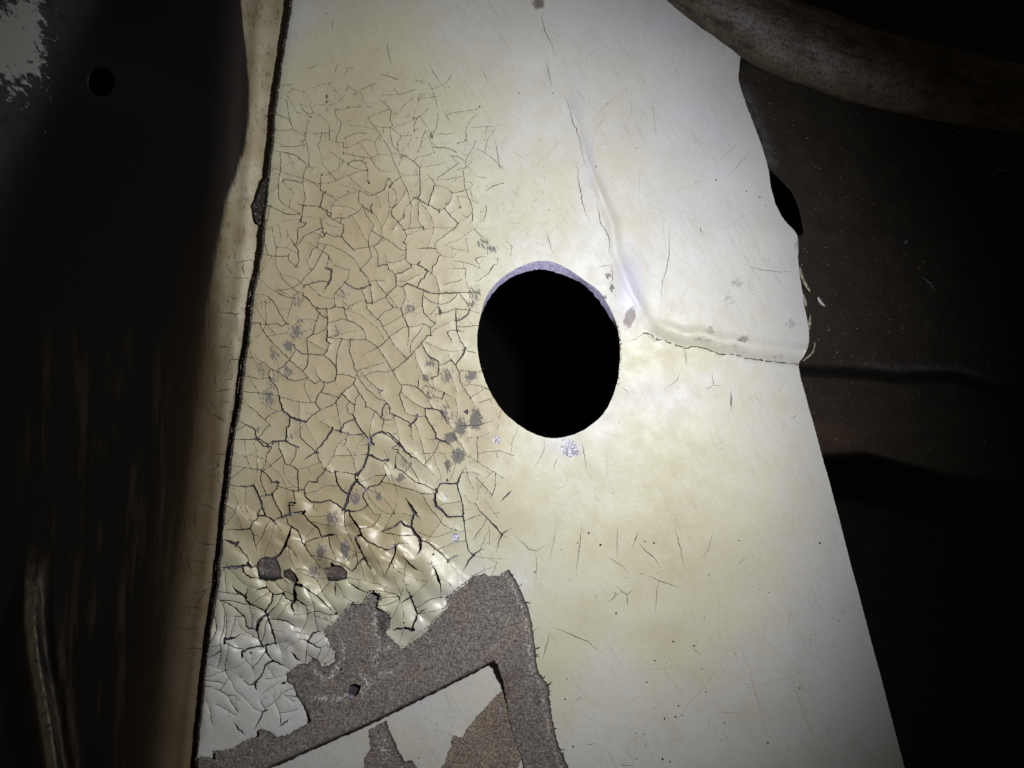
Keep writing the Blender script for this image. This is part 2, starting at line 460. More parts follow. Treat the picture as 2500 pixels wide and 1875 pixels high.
# paint stain, wear and painted-in torch tint, as points on the sheet
def blob_sum(x, y, L):
    t = np.zeros(np.shape(x))
    for b in L:
        t = np.maximum(t, b[2] * gauss(x, y, b[0], b[1], b[3], b[4] if len(b) > 4 else None))
    return t
WEAR = [(727, 739, .50, 20, 28), (720, 811, .62, 24, 26), (705, 847, .62, 18, 24), (669, 865, .55, 16, 30), (705, 909, .55, 20, 26), (666, 927, .5, 22, 34), (655, 970, .58, 22, 34),
        (839, 717, .45, 24, 26), (821, 807, .46, 18, 28), (1002, 753, .48, 24, 26), (1179, 594, .55, 26, 24), (1205, 608, .62, 14, 16), (1161, 717, .56, 22, 30), (1053, 883, .52, 24, 30),
        (1038, 923, .74, 12, 14), (1150, 919, .78, 16, 18), (1161, 1024, .98, 17, 30), (1125, 1042, .92, 17, 24), (1100, 1068, .98, 16, 14), (1089, 916, .56, 24, 26), (1154, 744, .55, 16, 18),
        (1119, 1112, .98, 18, 20), (1094, 1137, .84, 10, 16), (841, 1340, .92, 13, 26), (978, 1166, .74, 14, 14), (924, 1213, .72, 10, 16), (866, 1217, .56, 22, 26), (812, 1268, .52, 30, 30),
        (783, 1344, .64, 20, 26), (765, 1394, .60, 22, 24), (631, 1050, .62, 14, 12), (710, 1065, .4, 24), (1050, 960, .45, 30), (1090, 1010, .48, 34, 40), (940, 1010, .4, 26), (990, 1130, .45, 30), (1485, 672, .8, 8, 10),
        (1493, 703, .85, 9, 12), (1475, 726, .66, 10, 10), (728, 788, .5, 20), (640, 900, .45, 26, 30), (700, 1335, .42, 20)]
YEL = [(850, 330, .78, 300, 330), (1650, 1330, .62, 320, 360), (1500, 900, .4, 260, 160),(780, 900, .98, 330, 420), (830, 820, 1.06, 420, 640), (720, 1230, 1.08, 260, 260), (850, 560, 1.1, 300, 250), (1080, 1000, .95, 240, 240), (930, 1270, 1.08, 210, 200), (1220, 1230, .62, 240, 190), (1450, 1330, .56, 240, 170), (1620, 1540, .52, 190, 140),
       (1300, 500, .36, 160, 190), (1650, 880, .46, 170, 60), (1640, 1100, .40, 60, 110), (1330, 1600, .50, 150, 200), (1840, 1350, .26, 120, 200), (760, 200, .58, 170, 260), (1560, 560, .30, 110, 150), (1090, 300, .44, 200, 230),
       (1580, 1010, .45, 50, 60), (1900, 1000, .26, 70, 200), (1400, 1500, .5, 200, 130), (1600, 1250, .46, 420, 520), (1500, 400, .22, 320, 420), (1950, 1450, .2, 200, 420)]
DIRT = [(1315, 8, 1.2, 17, 16), (1798, 690, .58, 30, 26), (1812, 828, .85, 22, 12), (1780, 730, .5, 26, 40), (1735, 805, .62, 22, 22), (1780, 845, .5, 80, 10), (1930, 790, .6, 22, 22), (1900, 870, .55, 60, 8), (1598, 275, .5, 4, 70),
        (1945, 600, .7, 10, 26), (1765, 120, .45, 20, 34), (1690, 150, .42, 20, 30), (1760, 1085, .45, 36, 50), (1720, 830, .55, 60, 14), (1870, 640, .42, 30, 20), (1600, 1080, .4, 16, 20), (1945, 1200, .3, 60)]
LAV = [(1533, 690, .9, 26, 78), (1556, 720, .7, 16, 50), (1440, 400, .45, 14, 100), (1410, 250, .35, 20, 90), (1720, 330, .40, 170, 230), (1640, 60, .40, 240, 120), (1940, 620, .35, 60, 300), (2060, 1500, .42, 150, 320), (1380, 1090, .5, 40, 24), (1590, 965, .35, 110, 60), (1010, 1700, .3, 80, 60), (1440, 990, .35, 90, 90)]  # broad outer blobs put the torch's bluish fringe into the colour
BARE = [(1393, 1100, 1.0, 26, 22), (1385, 1078, .7, 22, 10), (1213, 1075, .86, 15, 13), (1112, 1312, .86, 13, 15), (1090, 1215, .55, 16, 30), (1310, 1085, .6, 6, 10), (1240, 1040, .5, 9, 12)]
OPENING = np.array([(620, 1960), (700, 1800), (1250, 1590), (1300, 1960)], float)
YBOUND = [(560, .82), (1300, .75), (1420, .55), (1560, .30), (1700, .2)]
def paint_attr(x, y):
    yel = blob_sum(x, y, YEL)
    low = sstep(1420, 1660, y) * (1 - sstep(760, 980, x))
    yel = yel * (1 - .3 * low) - .32 * gauss(x, y, 700, 40, 60, 120)
    puff = sstep(1250, 1420, y) * (1 - sstep(1000, 1120, x))
    yel = yel + .05 * puff
    pit = gauss(x, y, 1537 + (775 - y) * .25, 776, 15, 30)
    cut_ = in_poly(x, y, OPENING)
    yel = np.where(cut_, .34, yel)
    return {'yel': yel, 'wear': blob_sum(x, y, WEAR) * 1.08 + .05 + .10 * sstep(540, 700, y) * (1 - sstep(1100, 1250, x)) * fbm(x, y, 90, 21, 3), 'dirt': blob_sum(x, y, DIRT) + .34 * cut_, 'pit': pit, 'gloss': puff_amt(x, y),
            'lav': np.clip(blob_sum(x, y, LAV) + .10 * low + .22 * cut_, 0, 1), 'bare': blob_sum(x, y, BARE)}

# ---- cracks, traced
C6 = Z("""280,0 330,25 420,65 460,68 500,60
525,0 515,70 505,115
530,8 640,12 680,40
640,90 655,150 665,215
550,125 520,150 490,155 488,230 480,260
570,190 650,155
680,55 740,110 800,140
730,95 770,85 825,92 840,75 895,50 925,10 975,45 985,10
800,140 795,180 780,215 830,265 870,310
780,215 735,215 680,190
870,310 890,295 970,285 1030,265 1060,225
925,10 960,80 1005,140 990,180 970,215 965,270 985,330 990,350 960,390 905,440
1000,180 1060,220 1120,250 1170,295 1215,310
1125,40 1120,65 1165,115 1130,170
1165,115 1200,90 1215,60
1165,115 1205,165 1225,215 1200,260
1300,0 1300,100 1340,165 1345,195
1225,165 1340,150
1540,165 1500,190 1475,215 1420,250 1412,290 1450,340 1540,360
1280,295 1410,293
1440,350 1425,400 1400,410 1395,450
1220,265 1220,385 1250,402 1295,402 1320,375
1295,402 1370,445 1340,490 1305,530 1300,555
1370,445 1420,490 1440,550
560,255 620,290 700,345 685,430
630,230 625,285 590,295 575,350 550,380 580,440
410,170 440,230 470,270 490,310 500,370
280,340 380,352 425,345 440,325
425,345 430,375 470,410 515,430
335,350 345,420 380,470 480,500 530,545 530,600 510,660
530,545 580,530 630,515 690,520
720,440 710,500 680,560 662,600
700,350 740,410 810,435 840,440
840,440 830,490 790,550 735,605 740,690
815,530 850,555 900,570 940,560 970,540
940,470 965,490 980,560 988,615
980,515 1040,510 1100,515
1010,430 1060,405 1095,405
1080,340 1095,400 1105,440 1150,465 1155,545
1150,470 1200,455 1250,425 1260,400
1155,545 1110,590 1080,625 1000,662 950,665
1155,545 1200,550 1220,625 1195,680 1185,705
1080,625 1130,690 1185,700
1185,705 1210,770 1240,840 1235,920 1230,950
1050,750 1070,720 1130,700
920,575 950,650 960,700 1000,750 1050,790 1060,820 1110,895 1140,950 1200,1010 1220,1030
940,650 890,660 840,680 830,705 790,695 740,685
740,690 700,700 615,700 600,690 560,640 530,615
615,710 640,740 685,765
685,700 690,800 685,920
690,795 740,790 785,770 825,780 880,800 930,840 950,880 950,905
800,700 815,750 825,780
630,740 610,800 585,880 545,905 555,960 560,1050 550,1090 520,1120
530,600 500,590 470,610 445,680 425,740 420,810
350,560 400,595 455,630
240,605 290,620 330,660 370,740 405,790
190,805 300,808 360,802 380,825 410,800
420,810 470,812 485,790 510,775 580,770
240,830 310,920 400,1010 440,1050 520,1120 570,1180 605,1210
355,1120 400,1080 440,1035 480,980
440,910 480,980 530,1010
200,1030 260,1070 310,1105 360,1130 400,1160 460,1190 520,1180 550,1170
310,1105 295,1140 300,1180 340,1215 355,1260 365,1300
150,1160 230,1175 290,1170
565,1010 620,1010 665,1015 690,980 705,935
665,1015 720,1060 750,1110 750,1145 740,1185 700,1200 650,1195 620,1150 610,1100
670,1205 660,1240 625,1285 605,1335 640,1385 590,1420 545,1465
605,1335 540,1335 460,1325 395,1300
750,1145 800,1145 850,1155 880,1180 890,1135 870,1100 860,1050 835,990 845,920
715,895 845,912 950,910 1000,935 1035,970 1090,1055 1130,1120 1160,1180 1190,1220
1110,895 1070,935 1030,965 960,1000 930,1015
890,1125 940,1105 1000,1085 1090,1060
1110,890 1160,860 1200,825 1235,825
1235,825 1290,820 1340,800 1385,830 1385,890
1130,1125 1180,1080 1240,1030 1285,980 1330,925 1365,885
1320,930 1350,985 1380,1030 1440,1055 1440,1100 1435,1150
1440,1080 1480,1075 1525,1050 1555,1080 1585,1140 1585,1190 1620,1250 1660,1310 1690,1370 1720,1420
1555,1080 1600,1020 1620,965
1500,1010 1555,1080
1190,1215 1240,1215 1300,1235 1350,1280 1400,1370
1190,1215 1190,1250 1175,1275 1195,1350 1225,1410 1290,1430 1350,1425
1310,1150 1300,1235
1350,1220 1410,1240 1470,1270 1555,1310
1380,1130 1410,1200 1405,1240
1660,1300 1700,1275 1740,1250
1555,1310 1570,1380 1565,1440
1470,1275 1460,1320
1260,1480 1290,1445
1350,1430 1350,1375 1400,1375 1450,1390 1500,1460 1545,1530 1550,1560
1350,1425 1380,1480 1420,1540 1425,1580
1370,1585 1430,1580 1500,1605 1540,1635
860,1210 790,1270 740,1340 680,1370 640,1385
865,1205 910,1280 950,1340
880,1180 865,1205
905,1275 875,1320 870,1390 860,1415 830,1410 820,1350
860,1415 885,1470 930,1540 980,1590 1010,1620
795,1280 840,1330 865,1350
925,1140 960,1180 1040,1250 1050,1290 1100,1350 1110,1375
1040,1250 1070,1255
1060,1420 1060,1380 1090,1335
950,1360 990,1380 1040,1420 1070,1450 1055,1530
1070,1450 1120,1455 1140,1430
1110,1405 1180,1435 1250,1475 1260,1560 1270,1590
1055,1530 1110,1545 1170,1600 1210,1655
1060,1530 1010,1545 980,1570
640,1460 720,1510 770,1530 850,1555 925,1550
780,1520 800,1480 840,1455 860,1455
725,1515 680,1580 620,1655
545,1465 500,1455 440,1430 390,1395 365,1310
440,1430 430,1500 415,1500
120,1330 200,1390 265,1450 320,1505
265,1450 300,1420 350,1395
95,1460 150,1490 195,1510 210,1570 290,1620
300,1610 350,1600 410,1595
85,1585 150,1585 205,1580
415,1500 410,1595 450,1620 500,1640
1560,840 1555,700
1500,860 1530,845 1580,850 1620,860
1500,860 1530,930
1560,850 1590,920 1620,965
1330,680 1340,730 1400,790 1420,800
1420,735 1480,730 1555,700 1640,710 1720,735
1385,830 1420,800 1420,735
1440,690 1455,730
1620,965 1640,990 1700,998
1580,780 1640,740
1225,530 1280,550 1340,580 1400,600 1560,595
1335,590 1330,640
1690,520 1740,490 1780,460 1810,405 1835,400 1840,345
1660,590 1630,540 1620,470
1560,595 1660,590 1740,590
1890,235 1935,285 1925,350
1720,430 1690,360 1740,345 1780,350
1620,470 1630,430 1530,430""", 550, 500, k3)
C2 = Z("""720,685 710,715 735,765 805,800 840,848
620,600 690,640
640,690 665,745 700,770 735,765
695,770 698,820
825,735 890,742 955,735 965,715
965,720 1040,725 1135,720
1185,680 1230,710 1260,745 1250,800 1270,850
1380,740 1385,790 1430,800 1470,770 1510,730
1430,800 1410,850 1420,890
580,820 595,870 650,905 680,900 690,850
530,880 595,870
680,905 670,950 645,975
680,900 760,900 840,895
920,825 915,870 890,920 885,960 935,965
885,790 920,825 985,815
790,905 780,950 755,990
840,940 885,960
1150,850 1190,860 1250,860 1325,920
1325,920 1400,915 1420,880
1325,930 1300,960 1305,1020
1250,900 1270,980 1305,1020 1330,1070 1310,1120
1205,905 1160,930 1145,970 1170,1040 1250,1050
1145,960 1090,940 1050,955 970,995
1170,1040 1120,1070 1080,1060
1120,1070 1150,1120 1165,1135
1100,1230 1100,1145 1080,1100
830,1015 880,1045 940,1090 1000,1130 1060,1150 1100,1145
935,970 935,1090 900,1140 850,1165 810,1190 780,1175
970,1105 1000,1085 1055,1085
470,1018 540,1030 605,1045 650,1080 690,1110 735,1145
690,1115 670,1170 660,1230 680,1340
785,1175 780,1290
540,1210 600,1220 660,1235
520,1215 560,1265 605,1295 580,1340 570,1400 565,1450
780,1285 830,1310 900,1355
910,1245 990,1270 1050,1290 1110,1320 1150,1315 1210,1280 1240,1200
630,1380 700,1390 770,1390 800,1410 860,1445
780,1390 790,1350 800,1310
430,1385 500,1420 560,1448 640,1445
665,1390 650,1500
1350,1050 1410,1090 1450,1130 1455,1310
1410,1085 1440,1060 1510,1045
1450,1130 1530,1120 1610,1105
1520,900 1525,970 1550,1030
1460,800 1500,860 1540,920
1340,1185 1300,1210 1265,1235
1510,1180 1555,1250 1530,1310 1510,1370
1560,1250 1640,1275 1670,1305 1665,1350 1620,1405 1570,1440
1670,1305 1730,1290 1790,1275 1810,1240
1700,1150 1760,1130 1805,1090
1240,1255 1290,1290 1290,1370
1430,1340 1500,1380 1580,1420
1290,1370 1255,1420 1260,1460 1310,1500
1610,1400 1660,1460 1710,1510
1040,1310 1040,1370 1065,1390 1130,1440
1130,1440 1120,1400 1135,1370
1165,1330 1190,1400
1340,1460 1350,1410 1420,1335""", 500, 0, k3)
C10 = Z("""780,90 785,190 840,240 890,285 910,340 940,400 1000,430 1020,420 1080,420 1170,445
890,290 850,310 800,340
1250,220 1240,300 1215,380 1170,445
1100,175 1090,215 1070,250
1330,150 1400,190 1440,230 1500,290 1580,345 1650,400 1690,445
1450,240 1430,320 1420,400
1440,240 1400,260
1240,300 1330,345 1380,340
1350,275 1380,340 1340,375 1360,440 1390,490
1360,440 1330,490 1310,510 1250,520 1210,560 1205,590 1240,645 1290,710 1330,705
1150,450 1160,480 1230,540
1020,430 1030,490 1060,540 1110,575
1140,505 1110,560 1100,620 1085,655
985,610 1040,650 1090,680 1150,690 1200,675 1240,645
810,540 815,590 860,625 920,625 985,610
810,540 820,510 840,480 870,490
940,425 905,460 890,490
620,520 680,530 730,550 810,540
635,480 630,520 590,575 530,580 510,590
590,580 620,640 650,690
740,555 745,610 740,645
705,625 715,700
340,380 420,395 520,410 550,370 555,300 590,260
520,410 560,440 595,490
520,420 515,480 540,540 550,570
640,260 670,320 680,365 740,385 765,410 770,535
480,190 490,200 540,250 580,245 590,260
590,215 680,210 720,235 770,255
325,510 400,520 470,515 490,550 510,600 530,670 545,715
525,665 495,690 495,720 545,715 580,735 610,755 660,825
610,750 640,730 700,710 760,695 820,685
495,735 465,760 440,805 370,810 285,810
455,810 470,870 490,950
690,730 700,770 725,790 770,820 790,870 800,905
725,790 700,870 680,920 640,985 610,1000
800,700 840,750 900,800 930,860
930,860 880,870 830,890 805,910 850,980 900,1040 935,1080
930,860 970,850 1030,840
970,855 985,920 1020,990 1025,1020
680,915 720,935 750,980 775,1030
870,630 870,660 900,690
1115,685 1115,710 1150,760 1185,810 1195,845
1195,845 1160,855 1155,880 1180,930 1215,1000 1240,1050 1285,1105
1195,850 1240,890 1300,920 1370,950 1410,935 1450,900 1520,905
1430,920 1420,980 1390,1040 1365,1100 1345,1140
1460,755 1420,790 1370,810 1300,830
1460,755 1490,785 1530,795 1540,740 1550,695
1530,795 1560,840 1590,870 1595,910 1590,950 1560,1000
1595,880 1640,895 1690,935 1750,985 1800,1045 1825,1080
1490,590 1520,640 1560,700 1600,745
1420,385 1490,430 1560,490 1620,505 1700,550
1700,555 1690,610 1700,655
1700,550 1725,500 1840,500 1870,430 1905,370
1840,500 1860,570 1880,650 1885,720 1790,725
1700,655 1740,680 1780,725
1890,760 1900,870 1915,950
1960,630 2000,690 2045,735 2090,780 2145,845 2120,900 2105,975
2145,845 2170,820 2212,800
2210,540 2170,590 2120,630
2035,930 1960,970 1920,1020 1880,1090
1470,990 1520,1040 1560,1075 1605,1095
1640,1030 1690,1070 1700,1110 1730,1180 1735,1270
1780,1015 1860,975
1480,1150 1500,1200 1530,1270 1560,1340 1575,1385 1550,1440 1535,1500
1575,1385 1600,1360 1640,1340
1510,1275 1460,1310
1390,1490 1450,1480 1500,1475
1110,1110 1150,1070 1200,1010
1100,1160 1160,1200 1230,1240
1020,1165 1020,1260
780,1185 840,1220 910,1270 970,1330 1035,1395
750,1180 740,1220 750,1280 720,1320 740,1370 740,1390
750,1280 800,1310 845,1330
560,1150 555,1200 600,1250 665,1245 670,1230
555,1200 485,1215
600,1255 590,1300 545,1360 570,1420 590,1480 605,1530
545,1360 490,1330 440,1310 410,1280
400,1100 440,1130 500,1140
430,1200 410,1270
325,1180 340,1220 410,1260
345,910 380,940 430,1000 435,1045
265,1065 350,1065 430,1050 455,1065
280,880 340,905 370,895
230,1280 300,1310 360,1355 410,1400 420,1465 490,1490
300,1400 410,1390
490,1490 500,1540 525,1590
585,1410 640,1420 700,1430 740,1460 785,1470
670,1235 685,1270 720,1290
270,1570 330,1600 390,1615
390,1640 440,1610 500,1600 560,1590 620,1575 690,1560
770,1545 830,1560 890,1600 920,1610 960,1590
840,1555 870,1510 940,1490
270,1550 340,1540 390,1510
490,1490 500,1430 530,1400
610,1000 560,1010 500,1050""", 450, 1000, k3)
C11 = Z("""550,835 555,880 600,935 660,960 720,995
600,935 550,960 525,1030 480,1085 440,1100 390,1060 370,1030
480,1090 485,1130
720,870 760,920 800,945
160,1110 230,1130 290,1170 340,1170 380,1210
550,1185 510,1200 530,1240 550,1270
530,1280 500,1350 470,1405
630,1390 680,1350 720,1330
330,1350 370,1400 415,1440
695,1075 650,1095
390,885 390,930""", 450, 1275, k3)
CRACKS = C2 + C6 + C10 + C11
# fine scratches and hairlines on the uncracked paint: radius, then points
H3 = Z("""345,70 340,110 355,205 380,250 410,310 425,390
365,410 390,500 405,590
490,650 530,740 550,830 590,920 605,980 615,1060 640,1110 635,1145
575,1100 585,1200 600,1290 615,1380 655,1480 690,1530
705,1350 725,1430 735,1500 770,1560 795,1610 800,1659
1410,1530 1425,1575
20,940 40,1030 60,1150""", 1200, 0, k3)
H7 = Z("""1035,0 1065,70 1075,130 1070,175 1090,215
1085,265 1095,330 1085,385 1060,410
1000,290 1030,272 1085,270
1475,0 1475,200 1460,290 1430,380 1420,500 1420,555
1190,785 1250,770 1300,730 1330,730
1580,835 1588,900 1590,970
1555,980 1525,1050 1480,1080 1450,1105
1765,990 1775,1080 1860,1085
1775,1080 1720,1110
455,1360 430,1430 412,1470 410,1540 390,1610
635,1450 630,1530 590,1600 555,1655
725,1560 690,1655
885,1460 905,1560 920,1655
640,30 690,190
1150,1085 1210,1140
1890,1100 1895,1260""", 1100, 550, k3)
H8 = Z("""330,405 400,430 470,445 560,450 690,455
240,1260 235,1400
680,1415 640,1450""", 1700, 500, k3)
H13 = Z("""160,10 150,100 115,265
335,0 320,150 300,300 290,370
575,20 570,240
500,225 560,265 620,305 645,350
700,120 750,180 820,240 855,290 865,330
770,350 850,395 930,420 1025,455
715,350 765,342
570,430 600,465 635,490 690,445
600,465 500,550
635,490 645,570
850,395 840,480 830,620
130,710 220,740 300,775 370,805 430,850 480,885
125,720 95,830 60,950
960,40 1000,180 1020,300
720,50 670,180
1220,50 1190,180 1140,250
1080,850 1135,895
280,1215 340,1170
1450,230 1370,300
360,1505 430,1490
585,1640 640,1640 690,1650""", 1300, 1275, k3)
H12 = Z("""1020,10 1130,115 1190,130 1230,95 1290,88
1175,130 1185,220 1175,400""", 900, 1300, 600 / 1731)
H2 = Z("""835,560 900,630 915,670
950,560 1010,610 1060,690
900,430 870,510
970,455 940,510
970,455 1010,465
680,470 730,455 770,425
1235,260 1235,330 1250,400 1275,470
1510,430 1550,500 1605,580
860,125 865,205
1765,840 1765,930 1785,990
1965,960 1975,1030 1995,1140
1790,1280 1810,1350
805,100 845,80
1865,450 1910,550
1180,315 1165,345""", 500, 0, k3)
SOFT = Z("""1310,900 1250,990 1150,1120 1050,1230 900,1450
1450,950 1530,1230 1590,1450
1740,1010 1830,1290 1950,1600
1260,1280 1360,1285 1440,1310
1720,720 1750,560
1850,520 1900,575""", 1300, 1275, k3) + Z("""1085,640 1095,780 1120,960
840,650 700,780
780,770 690,900
1690,940 1510,1110
1750,1020 1570,1220
1470,1200 1220,1300""", 1200, 0, k3)

# felt pad outlines
padA = Z("""40,1800 60,1659 95,1590 150,1580 195,1600 215,1600 205,1545 260,1540 330,1530 400,1480 470,1455 505,1450 505,1395 570,1410 630,1450 690,1440 780,1390 860,1340 830,1270 790,1210 760,1160 740,1100 695,1070 700,1020 740,985 800,955 840,960 860,905 910,935 930,980 985,965 1025,935 1020,890 975,830 950,770 945,720 1000,680 1050,630 1090,600 1120,540 1170,545 1215,545 1235,480 1280,455 1330,490 1310,570 1380,610 1395,650 1385,720 1350,740 1390,780 1440,830 1475,860 1530,825 1600,760 1680,670 1740,600 1780,560 1770,515 1830,460 1900,410 1960,360 2030,345 2060,365 2130,360 2150,335 2190,320""", 450, 1275, k3)[0]
k12 = 600 / 1731
padB = Z("985,260 1020,310 1060,380 1090,450 1120,520 1145,600 1160,700 1175,820 1185,940 1205,1000 1250,1050 1275,1100 1270,1150 1280,1220 1300,1330 1320,1440 1350,1530 1390,1610 1405,1659 1450,1850 1150,1850 1090,1640 1080,1580 1020,1430 975,1220 950,1050 905,925 880,905 700,1000 550,1075 400,1150 250,1222 100,1300 -60,1372", 900, 1300, k12)[0]
padC = Z("600,1640 400,1740 200,1840", 450, 1275, k3)[0]
PAD = np.vstack([padA[2:], padB, padC, [(500, 1960), (478, 1960)]])
INNER_EDGE = np.vstack([[(500, 1955)], padC[::-1], padB[-1:-8:-1]])
MID = Z("1240,1405 1362,1335 1400,1440 1440,1520 1480,1610 1540,1610 1575,1659 1620,1850 1190,1850 1210,1659 1215,1590 1260,1520 1250,1450", 450, 1275, k3)[0]
LOW = Z("948,1095 975,1220 1020,1430 1080,1590 1050,1659 1030,1850 420,1850 500,1659 540,1620 555,1560 590,1500 580,1470 600,1430 670,1440 690,1380 760,1300 860,1190", 900, 1300, k12)[0]
PADHOLE = Z("1105,1180 1115,1097 1150,1090 1195,1102 1180,1150 1140,1190", 450, 1275, k3)[0]
kc = 500 / 2074
SCRAPS = [Z("945,720 1000,665 1080,660 1150,690 1180,770 1202,880 1120,902 1040,905 965,885 950,790", 400, 1200, kc)[0],
          Z("1200,800 1280,768 1340,830 1378,900 1340,942 1280,905 1208,872", 400, 1200, kc)[0],
          Z("1610,770 1680,760 1690,700 1740,740 1800,742 1866,810 1860,890 1760,917 1660,912 1630,830", 400, 1200, kc)[0]]

# ------------------------------------------------------------------ rasterise cracks, label the flakes
X0, Y0, X1, Y1 = 440, -90, 2240, 1960
NX, NY = X1 - X0, Y1 - Y0
xs = np.arange(NX) + X0 + .5
free = np.zeros((NY, NX), bool)
for r in range(NY):
    y = r + Y0 + .5
    free[r] = (xs > seam_x(y)) & (xs < right_x(y))
yy, xx = np.mgrid[0:NY, 0:NX]
def cut(poly):
    p = np.asarray(poly); a = np.maximum(np.floor(p.min(0) - (X0, Y0)).astype(int) - 1, 0); b = np.ceil(p.max(0) - (X0, Y0)).astype(int) + 2
    gx, gy = np.meshgrid(np.arange(a[0], min(b[0], NX)) + X0 + .5, np.arange(a[1], min(b[1], NY)) + Y0 + .5)
    m = in_poly(gx, gy, p)
    free[a[1]:a[1] + m.shape[0], a[0]:a[0] + m.shape[1]] &= ~m
cut(HOLE)
def shrink(p, f):          # pull an outline inwards a little so paint runs under the felt's edge
    p = np.asarray(p); t = np.roll(p, -1, 0) - np.roll(p, 1, 0); t /= np.hypot(*t.T)[:, None] + 1e-9
    area = np.sum(p[:, 0] * np.roll(p[:, 1], -1) - np.roll(p[:, 0], -1) * p[:, 1])
    n = np.stack([-t[:, 1], t[:, 0]], 1) * (1 if area > 0 else -1)
    return p + n * f
for p in (PAD, MID, LOW):
    cut(shrink(p, 3.0))
for p in SCRAPS:
    cut(shrink(p, 2.0))
crack = np.zeros((NY, NX), bool)
allp = np.vstack(CRACKS)
owner = np.concatenate([np.full(len(c), i) for i, c in enumerate(CRACKS)])
dense = [resample(c, 3) for c in CRACKS]
dn = np.vstack(dense); do = np.concatenate([np.full(len(c), i) for i, c in enumerate(dense)])
TRACED = []
def stamp(x, y, r):
    x -= X0; y -= Y0
    a, b = int(x - r - 1), int(y - r - 1); e = int(2 * r + 4)
    if a < 0 or b < 0 or a + e >= NX or b + e >= NY:
        return
    gx = np.arange(a, a + e) + .5 - x; gy = np.arange(b, b + e) + .5 - y
    crack[b:b + e, a:a + e] |= (gx[None] ** 2 + gy[:, None] ** 2) <= r * r
for i, c in enumerate(CRACKS):
    c = c.copy(); snapped = [False, False]
    for e, idx in ((0, 0), (1, -1)):
        d = np.hypot(*(dn - c[idx]).T); d[do == i] = 1e9
        j = d.argmin()
        if d[j] < 18:
            p = dn[j]; snapped[e] = True
            v_ = p - c[idx]; p = p + v_ / (np.hypot(*v_) + 1e-6) * 3.5 if np.hypot(*v_) > .5 else p
            c = np.vstack([[p], c]) if e == 0 else np.vstack([c, [p]])
    for e in (0, -1):
        if 0 < c[e][0] - seam_x(c[e][1]) < 26:
            p = np.array([seam_x(c[e][1]) - 4, c[e][1]]); c = np.vstack([[p], c]) if e == 0 else np.vstack([c, [p]])
    ym = c[:, 1].mean()
    rmax = interp(ym, [(0, .75), (300, .85), (500, 1.1), (700, 1.35), (950, 1.6), (1100, 2.3), (1250, 3.0), (1400, 3.2), (1700, 2.6)]) * math.exp(rng.normal(0, .34)) * .66
    q = resample(c, 5)
    q[1:-1] += rng.normal(0, .6, (len(q) - 2, 2)) if len(q) > 2 else 0
    q = resample(q, .6)
    TRACED.append(q)
    s = np.linspace(0, 1, len(q))
    pr = np.ones(len(q))
    if not snapped[0]: pr *= np.clip(s / .4, .0, 1)
    if not snapped[1]: pr *= np.clip((1 - s) / .4, .0, 1)
    wob = .65 + .7 * vnoise(np.arange(len(q)), np.full(len(q), i * 7.3), 22, 40)
    rr = np.maximum(rmax * pr * wob, .5)
    for (x, y), r in zip(q, rr):
        stamp(x, y, r)
# finer cracks grow between the traced ones until they meet one
def zone(x, y):
    if in_poly(np.array([x]), np.array([y]), OPENING)[0]:
        return 0.0
    return float(sstep(170, 420, y) * (1 - sstep(1060, 1230, x - max(0, (y - 900)) * .12)) * (1 - sstep(1600, 1760, y)))
RG = random.Random(21)
grown = 0
for tries in range(13000):
    x, y = (RG.uniform(570, 1240), RG.uniform(170, 1700)) if tries < 9000 else (RG.uniform(490, 800), RG.uniform(1380, 1770))
    ix, iy = int(x - X0), int(y - Y0)
    gap = RG.choice((13, 16, 19)) if y < 1380 or x > 900 else RG.choice((11, 13, 16, 20))
    if not free[iy, ix] or RG.random() > zone(x, y) or crack[iy - gap:iy + gap, ix - gap:ix + gap].any():
        continue
    a0 = RG.uniform(0, math.pi); pts = [np.array([x, y])]
    th = RG.uniform(.1, .4) if RG.random() < .4 else 0
    for sgn in (0, math.pi):
        a = a0 + sgn; p = np.array([x, y]); bend = RG.gauss(0, .014); lim = RG.uniform(14, 44) if zone(x, y) < .9 else 200
        seg = []
        for k_ in range(110):
            a += bend + RG.gauss(0, .06); p = p + np.array([math.cos(a), math.sin(a)]) * 2
            jx, jy = int(p[0] - X0), int(p[1] - Y0)
            if not (4 < jx < NX - 4 and 4 < jy < NY - 4):
                break
            seg.append(p)
            if crack[jy, jx] or not free[jy, jx] or k_ * 2 > lim:
                break
        pts = pts + seg if sgn == 0 else seg[::-1] + pts
    q = resample(np.array(pts), .6)
    TRACED.append(q); grown += 1
    for (x_, y_) in q:
        stamp(x_, y_, .5 + th + (.2 if tries >= 9000 else 0))
print('grown', grown)
lab_ok = free & ~crack
# connected pieces by run-length union-find
par = []
def find(a):
    while par[a] != a:
        par[a] = par[par[a]]; a = par[a]
    return a
runs = []; prev = []
for r in range(NY):
    row = np.r_[0, lab_ok[r].astype(np.int8), 0]; d = np.diff(row)
    st, en = np.flatnonzero(d == 1), np.flatnonzero(d == -1)
    cur = []; j = 0
    for s, e in zip(st, en):
        i = len(par); par.append(i)
        while j < len(prev) and prev[j][1] <= s: j += 1
        k = j
        while k < len(prev) and prev[k][0] < e:
            a, b = find(prev[k][2]), find(i)
            if a != b: par[max(a, b)] = min(a, b)
            k += 1
        cur.append((s, e, i)); runs.append((r, s, e, i))
    prev = cur
LAB = np.full((NY + 2, NX + 2), -1, np.int32)
remap = {}; area = []
for r, s, e, i in runs:
    q = find(i)
    if q not in remap:
        remap[q] = len(area); area.append(0)
    LAB[r + 1, s + 1:e + 1] = remap[q]; area[remap[q]] += e - s
area = np.array(area)
